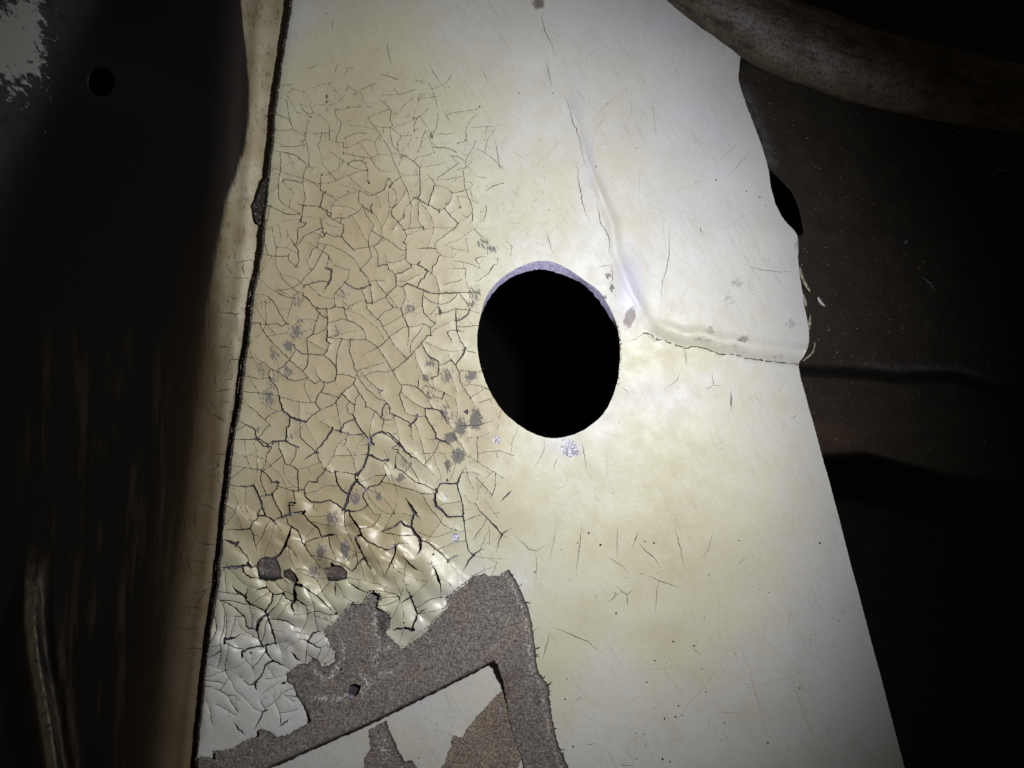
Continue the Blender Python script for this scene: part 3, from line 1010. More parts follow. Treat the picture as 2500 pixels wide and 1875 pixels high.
# distance to the nearest crack or edge (capped), half resolution
dm = np.where(lab_ok, 255, 0).astype(np.int16)[::2, ::2]
dist = dm.copy()
for it in range(32):
    p = np.pad(dist, 1, constant_values=255)
    nb = np.minimum(np.minimum(p[:-2, 1:-1], p[2:, 1:-1]), np.minimum(p[1:-1, :-2], p[1:-1, 2:]))
    dg = np.minimum(np.minimum(p[:-2, :-2], p[2:, 2:]), np.minimum(p[:-2, 2:], p[2:, :-2]))
    dist = np.minimum(dist, np.minimum(nb + 2, dg + 3))
dist = np.minimum(dist, 64).astype(np.float32)   # layout units
for _ in range(2):
    p = np.pad(dist, 1, mode='edge')
    dist = (p[:-2, 1:-1] + p[2:, 1:-1] + p[1:-1, :-2] + p[1:-1, 2:] + 2 * dist) / 6
def Dist(x, y):
    u, v = (np.asarray(x) - X0) / 2 - .25, (np.asarray(y) - Y0) / 2 - .25
    u, v = np.clip(u, 0, dist.shape[1] - 2), np.clip(v, 0, dist.shape[0] - 2)
    i, j = u.astype(int), v.astype(int); fu, fv = u - i, v - j
    return (dist[j, i] * (1 - fu) + dist[j, i + 1] * fu) * (1 - fv) + (dist[j + 1, i] * (1 - fu) + dist[j + 1, i + 1] * fu) * fv
def puff_amt(x, y):
    """how far the film has lifted: strong low on the left, next to the felt"""
    a = sstep(1080, 1330, y) * (1 - sstep(1010, 1120, x - (y - 1250) * .25)) * (.55 + .45 * sstep(560, 700, x))
    return a * (1 - .75 * sstep(1560, 1700, y))
LIFT = Z("""1330,740 1460,685 1540,735 1590,800 1690,850 1770,940 1830,1015
1165,780 1240,840 1330,880 1380,880 1430,840
1120,970 1210,930 1280,1030
930,1120 1010,1100 1100,1090 1160,1130 1230,1170
1440,960 1520,1010 1600,1030 1680,990 1730,1100 1740,1200
870,570 990,545 1060,590 1110,620
820,810 960,780 1000,850
1380,1180 1500,1180 1560,1300
690,850 740,890 790,970
600,1200 670,1190 740,1240
590,1345 650,1345 740,1390
280,1470 390,1440 430,1440
860,1130 960,1220 1030,1310
400,1560 550,1520 680,1500
1400,320 1500,360 1620,430 1700,480
490,650 570,655 640,700
1020,340 1090,350 1170,375
830,1460 900,1440 940,1440
420,930 450,985
720,1240 760,1200 830,1250
1330,80 1420,120 1500,190 1600,260
300,560 380,600 450,640
560,1130 640,1110 700,1090""", 450, 1025, 800 / 2208)
LAMP = [14, 12, 13, 13, 12, 9, 9, 9, 7, 8, 8, 8, 8, 8, 5, 7, 4, 8, 6, 7, 4, 4, 6]
def lifted(x, y):
    x, y = np.asarray(x, float), np.asarray(y, float)
    t = np.zeros(np.shape(x))
    for pl, A in zip(LIFT, LAMP):
        lo, hi = pl.min(0) - 110, pl.max(0) + 110
        m = (x > lo[0]) & (x < hi[0]) & (y > lo[1]) & (y < hi[1])
        if not m.any():
            continue
        xm, ym = x[m], y[m]
        bd = np.full(len(xm), 1e9); dot = np.zeros(len(xm))
        for (ax, ay), (bx, by) in zip(pl[:-1], pl[1:]):
            vx, vy = bx - ax, by - ay
            q = np.clip(((xm - ax) * vx + (ym - ay) * vy) / (vx * vx + vy * vy), 0, 1)
            ex, ey = xm - ax - q * vx, ym - ay - q * vy
            d = np.hypot(ex, ey); n = d < bd
            bd = np.where(n, d, bd); dot = np.where(n, (-.6 * ex + .8 * ey) / (d + 1e-6), dot)
        Lr = A * 3.3; tq = np.minimum(bd / Lr, 1)
        h = A * 1.02 * (.2 + (tq - tq ** 4 / 4) / .75) * (1 - sstep(Lr * 1.1, Lr + 46, bd)) * sstep(-.1, .5, dot)
        t[m] += h
    return t
def Hpaint(x, y):
    d = Dist(x, y); a = puff_amt(x, y)
    inside = sstep(560, 650, y + 200) * (1 - sstep(1080, 1300, x))
    h = Hbase(x, y) + (.6 * inside + 1.3 * a + 3.6 * sstep(1360, 1450, y) * (1 - sstep(1740, 1820, y)) * (1 - sstep(820, 900, x))) * (1 - np.exp(-d / (5 + 4 * a))) + lifted(x, y)
    h = h + inside * 3.6 * vnoise(x, y, 40, 133) * np.exp(-d / 7)
    u, v = (x * .80 + y * .60), (-x * .60 + y * .80)      # lifted ridges run down to the right
    h = h + a * 2.5 * vnoise(u * .42, v, 58, 31) + a * .8 * vnoise(x, y, 22, 37)
    return h

def in_label(lab):
    def f(x, y):
        i = np.clip(np.floor(x - X0).astype(int) + 1, 0, NX + 1); j = np.clip(np.floor(y - Y0).astype(int) + 1, 0, NY + 1)
        return LAB[j, i] == lab
    return f
# boundary loops per label on pixel corners
def loops_of(lab):
    rows, cols = np.nonzero(LAB == lab)
    return trace(rows, cols, lab)
def trace(rows, cols, lab):
    nxt = {}
    def add(a, b):
        nxt.setdefault(a, []).append(b)
    up = LAB[rows - 1, cols] != lab; dn_ = LAB[rows + 1, cols] != lab; lf = LAB[rows, cols - 1] != lab; rt = LAB[rows, cols + 1] != lab
    for r, c in zip(rows[up].tolist(), cols[up].tolist()): add((c, r), (c + 1, r))
    for r, c in zip(rows[rt].tolist(), cols[rt].tolist()): add((c + 1, r), (c + 1, r + 1))
    for r, c in zip(rows[dn_].tolist(), cols[dn_].tolist()): add((c + 1, r + 1), (c, r + 1))
    for r, c in zip(rows[lf].tolist(), cols[lf].tolist()): add((c, r + 1), (c, r))
    out = []
    while nxt:
        s = next(iter(nxt)); a = s; b = nxt[a].pop()
        if not nxt[a]: del nxt[a]
        loop = [a]
        while b != s:
            loop.append(b)
            o = nxt[b]
            if len(o) > 1:       # keep touching corners apart: turn right
                dx, dy = b[0] - a[0], b[1] - a[1]
                want = (b[0] - dy, b[1] + dx)
                k = o.index(want) if want in o else 0
                n2 = o.pop(k)
            else:
                n2 = o.pop()
            if not nxt[b]: del nxt[b]
            a, b = b, n2
        out.append(np.array(loop, float))
    return out
def dp(p, tol):
    n = len(p); keep = np.zeros(n, bool); keep[0] = keep[-1] = True
    st = [(0, n - 1)]
    while st:
        a, b = st.pop()
        if b - a < 2: continue
        v = p[b] - p[a]; L = np.hypot(*v)
        w = p[a + 1:b] - p[a]
        d = np.abs(w[:, 0] * v[1] - w[:, 1] * v[0]) / L if L > 1e-9 else np.hypot(*w.T)
        i = d.argmax()
        if d[i] > tol:
            keep[a + 1 + i] = True; st += [(a, a + 1 + i), (a + 1 + i, b)]
    return p[keep]
def contour(loop, tol):
    p = (loop + np.roll(loop, -1, 0)) / 2 + (X0 - 1, Y0 - 1)
    h = len(p) // 2
    a = dp(p[:h + 1], tol); b = dp(np.vstack([p[h:], p[:1]]), tol)
    return np.vstack([a[:-1], b[:-1]])

# ------------------------------------------------------------------ the painted panel
panel = thing('painted_panel', 1350, 1870, 0, 'yellowed cream sheet metal panel with crackled paint and a large round black hole', 'panel')
order = np.argsort(-area)
skin_lab = order[0]
cs = [contour(l, .55) for l in loops_of(skin_lab)]
cs = [c for c in cs if len(c) > 2]
v, f, at = slab(cs, 7.0, 4.5, Hpaint, paint_attr, inside=in_label(skin_lab))
mesh_obj('paint_film', v, f, PAINT, panel, attrs=at)
rest = []
flat = LAB.ravel()
srt = np.argsort(flat, kind='stable'); bounds = np.searchsorted(flat[srt], np.arange(len(area) + 1))
nflake = 0
for lab in order[1:]:
    if area[lab] < 26:
        continue
    idx = srt[bounds[lab]:bounds[lab + 1]]
    rows, cols = np.divmod(idx, NX + 2)
    c = [contour(l, .6) for l in trace(rows, cols, lab)]
    c = [q for q in c if len(q) > 2]
    if not c:
        continue
    A = area[lab]
    tx, ty = rng.normal(0, .012, 2); lift = abs(rng.normal(0, .7))
    mx, my = cols.mean() + X0 - .5, rows.mean() + Y0 - .5
    aa = float(puff_amt(mx, my))
    sz = max(np.ptp(cols), np.ptp(rows)); tx, ty = tx * min(1, 45 / sz), ty * min(1, 45 / sz)
    tx, ty, lift = tx * (2.6 + 4.5 * aa), ty * (2.6 + 4.5 * aa), lift * (.4 + 2.0 * aa)
    g = slab(c, (5.5 if my > 1080 else 9.0) if A > 400 else 5.0, 4.5 + lift, lambda x, y: Hpaint(x, y) + lift + (x - mx) * tx + (y - my) * ty, paint_attr, inside=in_label(lab))
    if g is None:
        continue
    if nflake < 296 and A > 60:
        mesh_obj('paint_flake', g[0], g[1], PAINT, panel, attrs=g[2]); nflake += 1
    else:
        rest.append(g)
if rest:
    tag(mesh_obj('paint_crumbs', *join(rest)[:2], PAINT, panel, attrs=join(rest)[2]), kind='stuff')
print('flakes', nflake, 'crumbs', len(rest), 'skin tris', len(f))
# steel sheet under the paint
sheet = [np.vstack([resample(SEAM, 12)[::-1] + (1.5, 0), resample(RIGHT, 10) - (2, 0)]), HOLE[::-1]]
v, f, at = slab(sheet, 16, 26, lambda x, y: Hbase(x, y) - 4.6 + 1.6 * sstep(800, 300, y), lambda x, y: {'shallow': .95 * sstep(1180, 330, y) + .3 * sstep(1000, 1200, x) * sstep(1100, 700, y)})
mesh_obj('steel_sheet', v, f, PRIMER, panel, attrs=at)
# turned-in edge of the big hole
n = len(HOLE); jr = rng.normal(0, .7, (n, 2))
rings = []
for t, hh in ((0, -6.5), (.33, -11), (.66, -18), (1, -24)):
    p = HOLE * (1 - t) + (HOLEB + jr) * t
    rings.append(W(p[:, 0], p[:, 1], Hbase(HOLE[:, 0], HOLE[:, 1]) + 4 + hh))
v = np.vstack(rings); i = np.arange(n); j = (i + 1) % n
f = np.vstack([np.stack([a * n + i, a * n + j, (a + 1) * n + j, (a + 1) * n + i], 1) for a in range(3)])
tag(mesh_obj('hole_rim', v, f, LIP, panel), 'bare lavender grey inner rim of the round hole')
# ragged sealant along the left seam
p = resample(SEAM, 3.2)
rad = 1.6 + 2.0 * fbm(np.arange(len(p)), np.zeros(len(p)), 26, 50, 4) * 1.6 + 1.0 * rng.random(len(p)) ** 3
px = p + np.stack([7 * (fbm(np.arange(len(p)), np.zeros(len(p)), 14, 52, 4) - .5), np.zeros(len(p))], 1) - (1.0, 0)
tag(tube(px, rad, 7, SEAL, 'seam_sealant', panel, -1, .6, 3, .9), 'ragged black sealant line along the left edge')
flap = jag([(657, 428), (644, 440), (634, 462), (624, 488), (617, 503), (621, 525), (628, 546), (640, 552), (650, 525), (655, 480)], 1.0, 5, True, 9)
g = slab([flap], 5, 12, lambda x, y: -6 + 6 * (fbm(x, y, 14, 60, 3) - .5) - (650 - x) * .25)
tag(mesh_obj('torn_sealant', g[0], g[1], SEAL, panel, attrs=g[2]), 'torn brown lump of sealant on the left seam')

# hairlines, scratches and spurs (grime in fine cracks)
hl = []
for L, r0, j in ((H3, .75, .9), (H7, .7, .8), (H8, .8, .8), (H13, .8, .6), (H12, .7, .8), (H2, .7, .8)):
    hl += [ribbon(p, r0 * R.uniform(.75, 1.25), Hpaint, .4, 4, j) for p in L]
hl.append(ribbon(RIDGE[1:], 1.5, Hpaint, 1.6, 4, .9, (0, 0)))
tag(mesh_obj('hairline_crack', *join(hl)[:2], HAIR, panel), kind='stuff')
sp = []
for q in TRACED:
    L = len(q) * .6
    for _ in range(int(L / 60 + R.random())):
        i = R.randrange(1, len(q) - 1); t = q[min(i + 3, len(q) - 1)] - q[max(i - 3, 0)]
        a = math.atan2(t[1], t[0]) + R.choice((-1, 1)) * R.uniform(.6, 1.6)
        ln = R.uniform(7, 26); b = a + R.uniform(-.7, .7)
        p0 = q[i]; p1 = p0 + np.array([math.cos(a), math.sin(a)]) * ln * .5; p2 = p1 + np.array([math.cos(b), math.sin(b)]) * ln * .5
        sp.append(ribbon(np.array([p0, p1, p2]), R.uniform(.25, .55), Hpaint, .35, 3, .5, (0, 1)))
tag(mesh_obj('crack_spur', *join(sp)[:2], HAIR, panel), kind='stuff')
fa = [ribbon(p, R.uniform(.5, 1.0), Hpaint, .3, 5, .6) for p in SOFT]
def scatter(nn, x0, x1, y0, y1, l0, l1, ang, spread, r0, r1):
    for _ in range(nn):
        x, y = R.uniform(x0, x1), R.uniform(y0, y1)
        if x < seam_x(y) + 12 or x > right_x(y) - 20 or hole_d(x, y) < 12 or in_poly(np.array([x]), np.array([y]), PAD)[0]: continue
        a = math.radians(ang + R.gauss(0, spread)); ln = R.uniform(l0, l1)
        b = a + R.gauss(0, .5)
        p0 = np.array([x, y]); p1 = p0 + np.array([math.cos(a), math.sin(a)]) * ln / 2; p2 = p1 + np.array([math.cos(b), math.sin(b)]) * ln / 2
        if min(float(hole_d(q_[0], q_[1])) for q_ in (p1, p2)) < 8 or p2[0] > right_x(p2[1]) - 14 or p2[0] < seam_x(p2[1]) + 8: continue
        fa.append(ribbon(np.array([p0, p1, p2]), R.uniform(r0, r1), Hpaint, .3, 3.5, .8))
scatter(110, 720, 1150, 160, 470, 12, 40, 20, 70, .3, .6)
scatter(60, 1120, 1330, 330, 620, 10, 34, 60, 60, .35, .7)
scatter(60, 1340, 2050, 60, 1860, 40, 170, 118, 26, .25, .5)
scatter(26, 1180, 1500, 1080, 1800, 24, 80, 100, 40, .25, .5)
scatter(30, 560, 1250, 500, 1300, 20, 60, -20, 50, .35, .6)
tag(mesh_obj('faint_scratch', *join(fa)[:2], FAINT, panel), kind='stuff')

# grit
SP = Z("380,75 460,155 305,140 195,185 250,390 565,615 1160,645 950,805 825,935 905,950 1090,835 770,1080 820,1250 985,1240 890,1325 965,1315 1295,1355 1455,1115 1595,475 1190,355 1395,125 2065,665 1940,140 880,1600 930,1615 705,1600 275,1515 220,1195 560,480 845,435 630,375 760,130 820,140 1170,1145 700,1425 755,1430 765,1505 1275,1475 1590,1490 1805,1120 1145,990 15,335", 1300, 1275, k3)[0]
SP = np.vstack([SP, Z("705,1125 1515,1215 1720,1290 1810,1330 415,630 390,1415 910,605 190,630", 1200, 0, k3)[0], Z("1855,720 1430,930 1535,930 1710,965 935,1035 1110,1235 970,1295 1630,1375 1865,1430 920,1445 715,790", 500, 0, k3)[0],
                Z("800,340 1350,440 1180,1610 205,1015 510,1085 845,195 640,90", 550, 500, k3)[0]])
gr = []
def speck(x, y, r):
    n = 7; a = np.linspace(0, 2 * math.pi, n, endpoint=False); rr = r * rng.uniform(.6, 1.35, n)
    px, py = x + np.cos(a) * rr, y + np.sin(a) * rr * R.uniform(.6, 1.2)
    h = float(Hpaint(np.array([x]), np.array([y]))[0])
    v = np.vstack([W(px, py, h - .3), W(x + (px - x) * .55, y + (py - y) * .55, h + r * .8)])
    i = np.arange(n); j = (i + 1) % n
    f = np.vstack([np.stack([i, j, n + i], 1), np.stack([j, n + j, n + i], 1), np.stack([np.full(n - 2, n), n + i[1:-1], n + i[2:]], 1)])
    gr.append((v, f, {}))
for x, y in SP: speck(x, y, R.uniform(1.5, 3.2))
for _ in range(260):
    x, y = R.uniform(600, 2100), R.uniform(60, 1860)
    if R.random() > (.9 if x > 1250 and y > 1200 else .3): continue
    if x < seam_x(y) + 12 or x > right_x(y) - 12 or hole_d(x, y) < 6: continue
    speck(x, y, R.uniform(.7, 1.7))
for _ in range(70):          # crumbs round the hole's right side
    a = R.uniform(-.35, .55); r = np.interp(a, _ha[_ho], _hr[_ho]) + R.gauss(1, 2.0)
    speck(HC[0] + math.cos(a) * r, HC[1] + math.sin(a) * r, R.uniform(.8, 1.8))
tag(mesh_obj('grit', *join(gr)[:2], SPECK, panel), kind='stuff')

# ------------------------------------------------------------------ felt pad
def pad_attr(x, y):
    pale = np.zeros(np.shape(x))
    for pl in Z("""1300,560 1285,680 1310,790 1300,850
1070,790 1075,930 1030,980 985,1060
870,1185 950,1190 1050,1190 1100,1170
1195,1020 1250,1100 1200,1140
1330,1020 1395,1020
890,1010 960,1080
1290,960 1295,900
1320,850 1390,840""", 450, 1275, k3):
        pale = np.maximum(pale, np.exp(-(seg_dist(x, y, pl) / 5.5) ** 2))
    pale = np.maximum(pale, .55 * np.exp(-((seg_dist(x, y, padB[:19]) - 14) / 6) ** 2))
    dark = np.exp(-(seg_dist(x, y, padB[:19]) / 4.5) ** 2) * .9 + .85 * np.exp(-(seg_dist(x, y, INNER_EDGE) / 3.5) ** 2)  # right rim is black tar; inner edge gets a painted overhang shadow
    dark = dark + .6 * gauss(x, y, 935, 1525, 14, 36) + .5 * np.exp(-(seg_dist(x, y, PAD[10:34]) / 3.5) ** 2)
    return {'pale': pale, 'dark': np.clip(dark, 0, 1)}
def Hpad(x, y):
    t = 8 + 36 * np.exp(-(seg_dist(x, y, INNER_EDGE) / 75) ** 2) + 5 * np.exp(-(seg_dist(x, y, padB[:19]) / 40) ** 2)
    return Hbase(x, y) + t + 5 * (fbm(x, y, 9, 70, 3) - .5) + 6 * (fbm(x, y, 60, 74, 2) - .5)
pad = thing('felt_pad', 900, 1870, 0, 'torn brown felt sound deadening pad with a ragged outline stuck over the cracked paint', 'felt pad')
g = slab([jag(PAD, .9, 4, True, 1), jag(PADHOLE, .6, 5, True, 2)], 4.0, 50, Hpad, pad_attr)
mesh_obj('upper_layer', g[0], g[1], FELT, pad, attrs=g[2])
def Hthin(x, y): return Hbase(x, y) + 5 + 4 * (fbm(x, y, 8, 80, 3) - .5)
for nm, poly, mt, lb in (('lower_layer', LOW, FELT_THIN, 'thin lighter brown felt in the lower corner of the pad'), ('lower_tongue', MID, FELT, 'narrow tongue of felt between two bare cream patches')):
    g = slab([jag(poly, 1.0, 4, True, 3)], 4.5, 9, Hthin, lambda x, y: {'pale': gauss(x, y, 935, 1830, 14, 40) * .9, 'dark': .9 * np.exp(-(seg_dist(x, y, MID[1:6]) / 5) ** 2)})
    tag(mesh_obj(nm, g[0], g[1], mt, pad, attrs=g[2]), lb)
fr = []
pb = resample(padB[:19], 2.2)
for x, y in pb:
    for _ in range(2):
        if R.random() < .07:
            a = R.gauss(-.1, .9); ln = R.choice((3, 5, 7, 9, 15))
            q = np.array([(x - 4, y), (x + math.cos(a) * ln * .5, y + math.sin(a) * ln * .5), (x + math.cos(a) * ln, y + math.sin(a) * ln * 1.1)])
            fr.append(ribbon(q, R.uniform(.5, 1.3), Hbase, R.uniform(2, 8), 3, .4, (0, 1)))
for x, y in resample(PAD[:60], 3):
    a = R.uniform(0, 6.28); ln = R.uniform(2, 7)
    fr.append(ribbon(np.array([(x, y), (x + math.cos(a) * ln * .5, y + math.sin(a) * ln * .4), (x + math.cos(a) * ln, y + math.sin(a) * ln)]), R.uniform(.4, .9), Hpaint, R.uniform(2, 6), 2.5, .3, (0, 1)))
tag(mesh_obj('fibre_fringe', *join(fr)[:2], SPECK, pad), kind='stuff')
names = ['dark brown felt scrap in the chipped paint, leftmost of three', 'smallest dark felt scrap, touching the right side of the leftmost one', 'dark felt scrap standing alone right of the touching pair']
for i, (poly, lb) in enumerate(zip(SCRAPS, names)):
    c = poly.mean(0)
    base = float(Hpaint(c[:1], c[1:])[0])
    g = slab([jag(poly, 1.0, 4, True, 20 + i)], 3.2, 14, lambda x, y: Hbase(x, y) + 8.5 + (2 if i != 1 else -1) + 6 * (fbm(x, y, 7, 90 + i, 3) - .5) + 3 * np.exp(-(seg_dist(x, y, np.vstack([poly, poly[:1]])) / 6) ** 2) * 0,
             lambda x, y: {'pale': 0 * x, 'dark': np.clip(1.0 * sstep(c[1] + 8, c[1] + 24, y - (x - c[0]) * .1) + .7 * np.exp(-(seg_dist(x, y, np.vstack([poly, poly[:1]])) / 3.5) ** 2) + (.45 if i == 1 else 0), 0, 1)})  # first dark term paints shade along the scrap's lower edge
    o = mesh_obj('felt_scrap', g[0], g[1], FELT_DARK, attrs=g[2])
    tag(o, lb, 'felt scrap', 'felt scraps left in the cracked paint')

# ------------------------------------------------------------------ channel on the left
Epts = [(-90, 588), (0, 582), (300, 574), (600, 562), (900, 541), (1200, 508), (1500, 470), (1875, 425), (1960, 416)]
LED = [(-90, 115), (1270, 76), (1420, 62), (1520, 60), (1600, 68), (1680, 82), (1770, 98), (1880, 114), (1960, 128)]
def Echan(y): return interp(y, Epts)
def Hchan(x, y):
    u = Echan(y) - x
    uu = np.clip(u, 0, None)
    d = 32 + np.where(uu < 70, .0125 * uu ** 2, 61 + (uu - 70) * 1.75)
    F = 540 + np.clip(y, -90, None) * .95
    d = -np.logaddexp(-d / 40, -F / 40) * 40
    lx = interp(y, LED)
    w_ = x - lx
    prof = np.exp(-np.clip(-w_, 0, None) ** 2 / 14 ** 2) * np.exp(-np.clip(w_ - 22, 0, None) ** 2 / 16 ** 2) + .16 * np.exp(-((w_ - 70) / 15) ** 2)
    d = d - 130 * prof * sstep(1320, 1560, y)
    s = np.clip(seam_x(y) - x, 0, 60)
    bead = 10 * np.exp(-((x - (seam_x(y) * .42 + Echan(y) * .58)) / 17) ** 2)
    return -d + bead - 3 * np.exp(-(s / 12) ** 2)
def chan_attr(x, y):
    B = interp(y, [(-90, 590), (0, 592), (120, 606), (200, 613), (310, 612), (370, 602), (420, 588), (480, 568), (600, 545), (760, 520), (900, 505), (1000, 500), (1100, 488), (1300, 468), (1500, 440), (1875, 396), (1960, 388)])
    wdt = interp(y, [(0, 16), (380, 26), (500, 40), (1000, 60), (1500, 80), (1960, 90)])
    bl = sstep(-.5, 1.0, (B - x) / wdt) * interp(y, [(0, 1.05), (600, 1.0), (900, 1.0), (1200, .95), (1500, .9), (1960, .85)])  # black paint up top; further down the black is painted-in shade
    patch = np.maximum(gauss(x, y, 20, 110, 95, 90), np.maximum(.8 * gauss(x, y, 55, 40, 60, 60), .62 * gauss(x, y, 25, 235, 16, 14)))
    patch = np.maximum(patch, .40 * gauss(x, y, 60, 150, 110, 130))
    brown = sstep(30, -40, x - Echan(y)) * sstep(400, 900, y) * .8 + .92 * sstep(500, 1350, y)  # browns the lower lip to paint the light lost on its curve
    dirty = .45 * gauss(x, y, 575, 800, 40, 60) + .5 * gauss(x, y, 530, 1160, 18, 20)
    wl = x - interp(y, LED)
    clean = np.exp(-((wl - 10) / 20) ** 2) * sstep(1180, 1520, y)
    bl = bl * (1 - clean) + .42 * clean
    grey = sstep(-60, 140, interp(y, [(-90, 260), (0, 225), (600, 10), (900, -100)]) - x) * .8 * (y < 900)  # paints the dimly lit area beyond the lip's shadow edge
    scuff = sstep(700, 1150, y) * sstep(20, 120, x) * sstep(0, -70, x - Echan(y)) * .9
    return {'scuff': scuff, 'grey': grey, 'black': np.clip(bl + dirty, 0, 1.1), 'bare': patch, 'brown': np.clip(brown * (1 - clean) * sstep(-150, -30, x - Echan(y)) + .6 * sstep(-32, -8, x - seam_x(y)) * sstep(500, 1000, y), 0, 1)}  # last brown term paints the shadow strip beside the seam
chan = thing('side_channel', 300, 1870, -400, 'channel with painted-in shade, blackened at the top, beside the cream panel, its cream lip next to the seam', 'body channel')
ys = np.arange(-90, 1961, 9.0)
t = np.r_[np.linspace(0, .30, 40), np.linspace(.304, .78, 130), np.linspace(.79, 1, 20)]
YY, TT = np.meshgrid(ys, t, indexing='ij')
XX = (seam_x(YY) + 5) * (1 - TT) + (-420) * TT
hh = Hchan(XX, YY)
v = W(XX.ravel(), YY.ravel(), hh.ravel())
ny, nt = XX.shape
# rows/cols dropped for the small round hole high in the channel
i, j = np.meshgrid(np.arange(ny - 1), np.arange(nt - 1), indexing='ij')
f = np.stack([i * nt + j, i * nt + j + 1, (i + 1) * nt + j + 1, (i + 1) * nt + j], -1).reshape(-1, 4)
mx = XX[:-1, :-1].ravel(); my = YY[:-1, :-1].ravel()
f = f[((mx - 248) / 40) ** 2 + ((my - 200) / 44) ** 2 > 1]
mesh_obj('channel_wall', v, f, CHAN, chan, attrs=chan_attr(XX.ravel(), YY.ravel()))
n = 40; a_ = np.linspace(0, 2 * math.pi, n, endpoint=False)
vv = []
for k_, dz in ((1.75, .8), (1.25, 1.0), (1.0, .6), (.98, -40)):
    qx, qy = 248 + np.cos(a_) * 32 * k_, 200 + np.sin(a_) * 36 * k_
    vv.append(W(qx, qy, Hchan(qx, qy) + dz))
i = np.arange(n); j = (i + 1) % n
f = np.vstack([np.stack([k_ * n + i, k_ * n + j, (k_ + 1) * n + j, (k_ + 1) * n + i], 1) for k_ in range(3)])
mesh_obj('hole_rim', np.vstack(vv), f, CHAN, chan, attrs={'scuff': np.zeros(4 * n), 'grey': np.zeros(4 * n), 'black': np.full(4 * n, 1.0), 'bare': np.zeros(4 * n), 'brown': np.zeros(4 * n)})
CH = Z("""1735,100 1650,98 1620,115 1590,120 1605,160
1650,120 1635,150 1660,215
1700,215 1540,218
1640,455 1590,460 1480,448
1590,460 1620,530
1660,775 1560,770 1545,805
1565,970 1450,985
1450,860 1455,950
1560,1055 1480,1050
1460,1105 1410,1040
1530,1200 1460,1150 1400,1130
1570,1418 1420,1398
1480,1415 1470,1490 1400,1530
1580,905 1520,900
1560,690 1490,680 1480,720
1720,590 1640,570
1545,350 1600,355""", 0, 600, k3) + Z("""1300,110 1240,80 1160,80
1180,85 1165,180 1190,240
1310,315 1230,318 1180,290
1230,320 1170,370
1240,430 1120,405
1150,490 1120,380
1270,715 1170,695 1090,690
1180,690 1230,600 1290,560
1250,945 1100,938
1300,570 1180,610 1120,580
1190,820 1050,822""", 0, 1200, 600 / 1475)
cr = [ribbon(p, R.uniform(.7, 1.3), Hchan, .6, 4, 1.0) for p in CH]
tag(mesh_obj('lip_crack', *join(cr)[:2], GRIME, chan), kind='stuff')
lp = []
for x, y in ((90, 1612), (112, 1636), (116, 1651), (117, 1670), (120, 1772), (131, 1794), (132, 1815), (108, 1742)):
    h0 = float(Hchan(np.array([x]), np.array([y]))[0]) + 1.0
    n_ = 8; a_ = np.linspace(0, 2 * math.pi, n_, endpoint=False)
    r_ = R.uniform(2.4, 4.6); V_ = np.vstack([W(x + np.cos(a_) * r_ * rng.uniform(.7, 1.3, n_), y + np.sin(a_) * r_, h0), W(x, y, h0 + 2.5)[None]])
    lp.append((V_, np.stack([np.arange(n_), (np.arange(n_) + 1) % n_, np.full(n_, n_)], 1), {}))
tag(mesh_obj('bead_grit', *join(lp)[:2], SPECK, chan), kind='stuff')

# ------------------------------------------------------------------ rusty tube, top right
ta = np.array([(1495, -240), (1605, -150), (1720, -48), (1817, 24), (1908, 86), (2005, 122), (2100, 158), (2200, 182), (2320, 210), (2440, 232), (2560, 250), (2700, 268)], float)
tp = catmull(ta, False, 8)
tr = np.interp(tp[:, 0], [1450, 1800, 2000, 2250, 2500, 2700], [104, 96, 96, 93, 82, 78]) + 3 * (vnoise(tp[:, 0], tp[:, 1], 60, 55) - .5)
rt = thing('rusty_tube', 2000, 130, 0, 'thick curved rusty tube crossing the top right corner above the cream panel', 'tube')
o = tube(tp, tr, 40, TUBE, 'tube_wall', rt, -34, .8, 12, .95)
me = o.data; co = np.empty(len(me.vertices) * 3); me.vertices.foreach_get('co', co); co = co.reshape(-1, 3)
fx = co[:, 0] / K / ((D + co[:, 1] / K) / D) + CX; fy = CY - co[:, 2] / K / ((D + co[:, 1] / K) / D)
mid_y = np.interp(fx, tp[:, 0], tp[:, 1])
lav = 1.0 * np.exp(-((fy - mid_y - 18) / 34) ** 2) * np.interp(fx, [1500, 1750, 2050, 2300, 2500], [.8, .95, .65, .25, .1])  # painted highlight band along the tube
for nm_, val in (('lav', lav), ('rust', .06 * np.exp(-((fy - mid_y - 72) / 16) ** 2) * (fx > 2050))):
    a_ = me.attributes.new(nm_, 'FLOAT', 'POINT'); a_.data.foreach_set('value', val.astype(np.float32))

# ------------------------------------------------------------------ dark bodywork behind, right
def RL(x): return interp(x, [(1900, 888), (1960, 890), (2070, 895), (2200, 908), (2330, 905), (2420, 935), (2500, 955), (2800, 990)])
def RL2(x): return interp(x, [(1900, 1108), (2010, 1106), (2110, 1100), (2300, 1150), (2500, 1182), (2800, 1240)])
def Hback(x, y):
    e = np.interp(y, RIGHT[:, 1], RIGHT[:, 0])
    u = np.clip(x - e, -40, None)
    d = 88 + .55 * np.clip(u, 0, None) ** .97 + .9 * np.clip(-u, 0, None)
    d = d + 60 * sstep(2080, 2300, x) * sstep(700, 300, y) + 20 * (fbm(x, y, 160, 120, 3) - .5)
    up = sstep(180, 20, y) * 160
    bead = 9 * np.exp(-((y - RL(x) + 10) / 13) ** 2) * sstep(2050, 2200, x)
    d = d + 150 * sstep(-4, 34, y - RL(x)) + 2000 * sstep(-2, 120, y - RL2(x)) + up - bead
    return -d
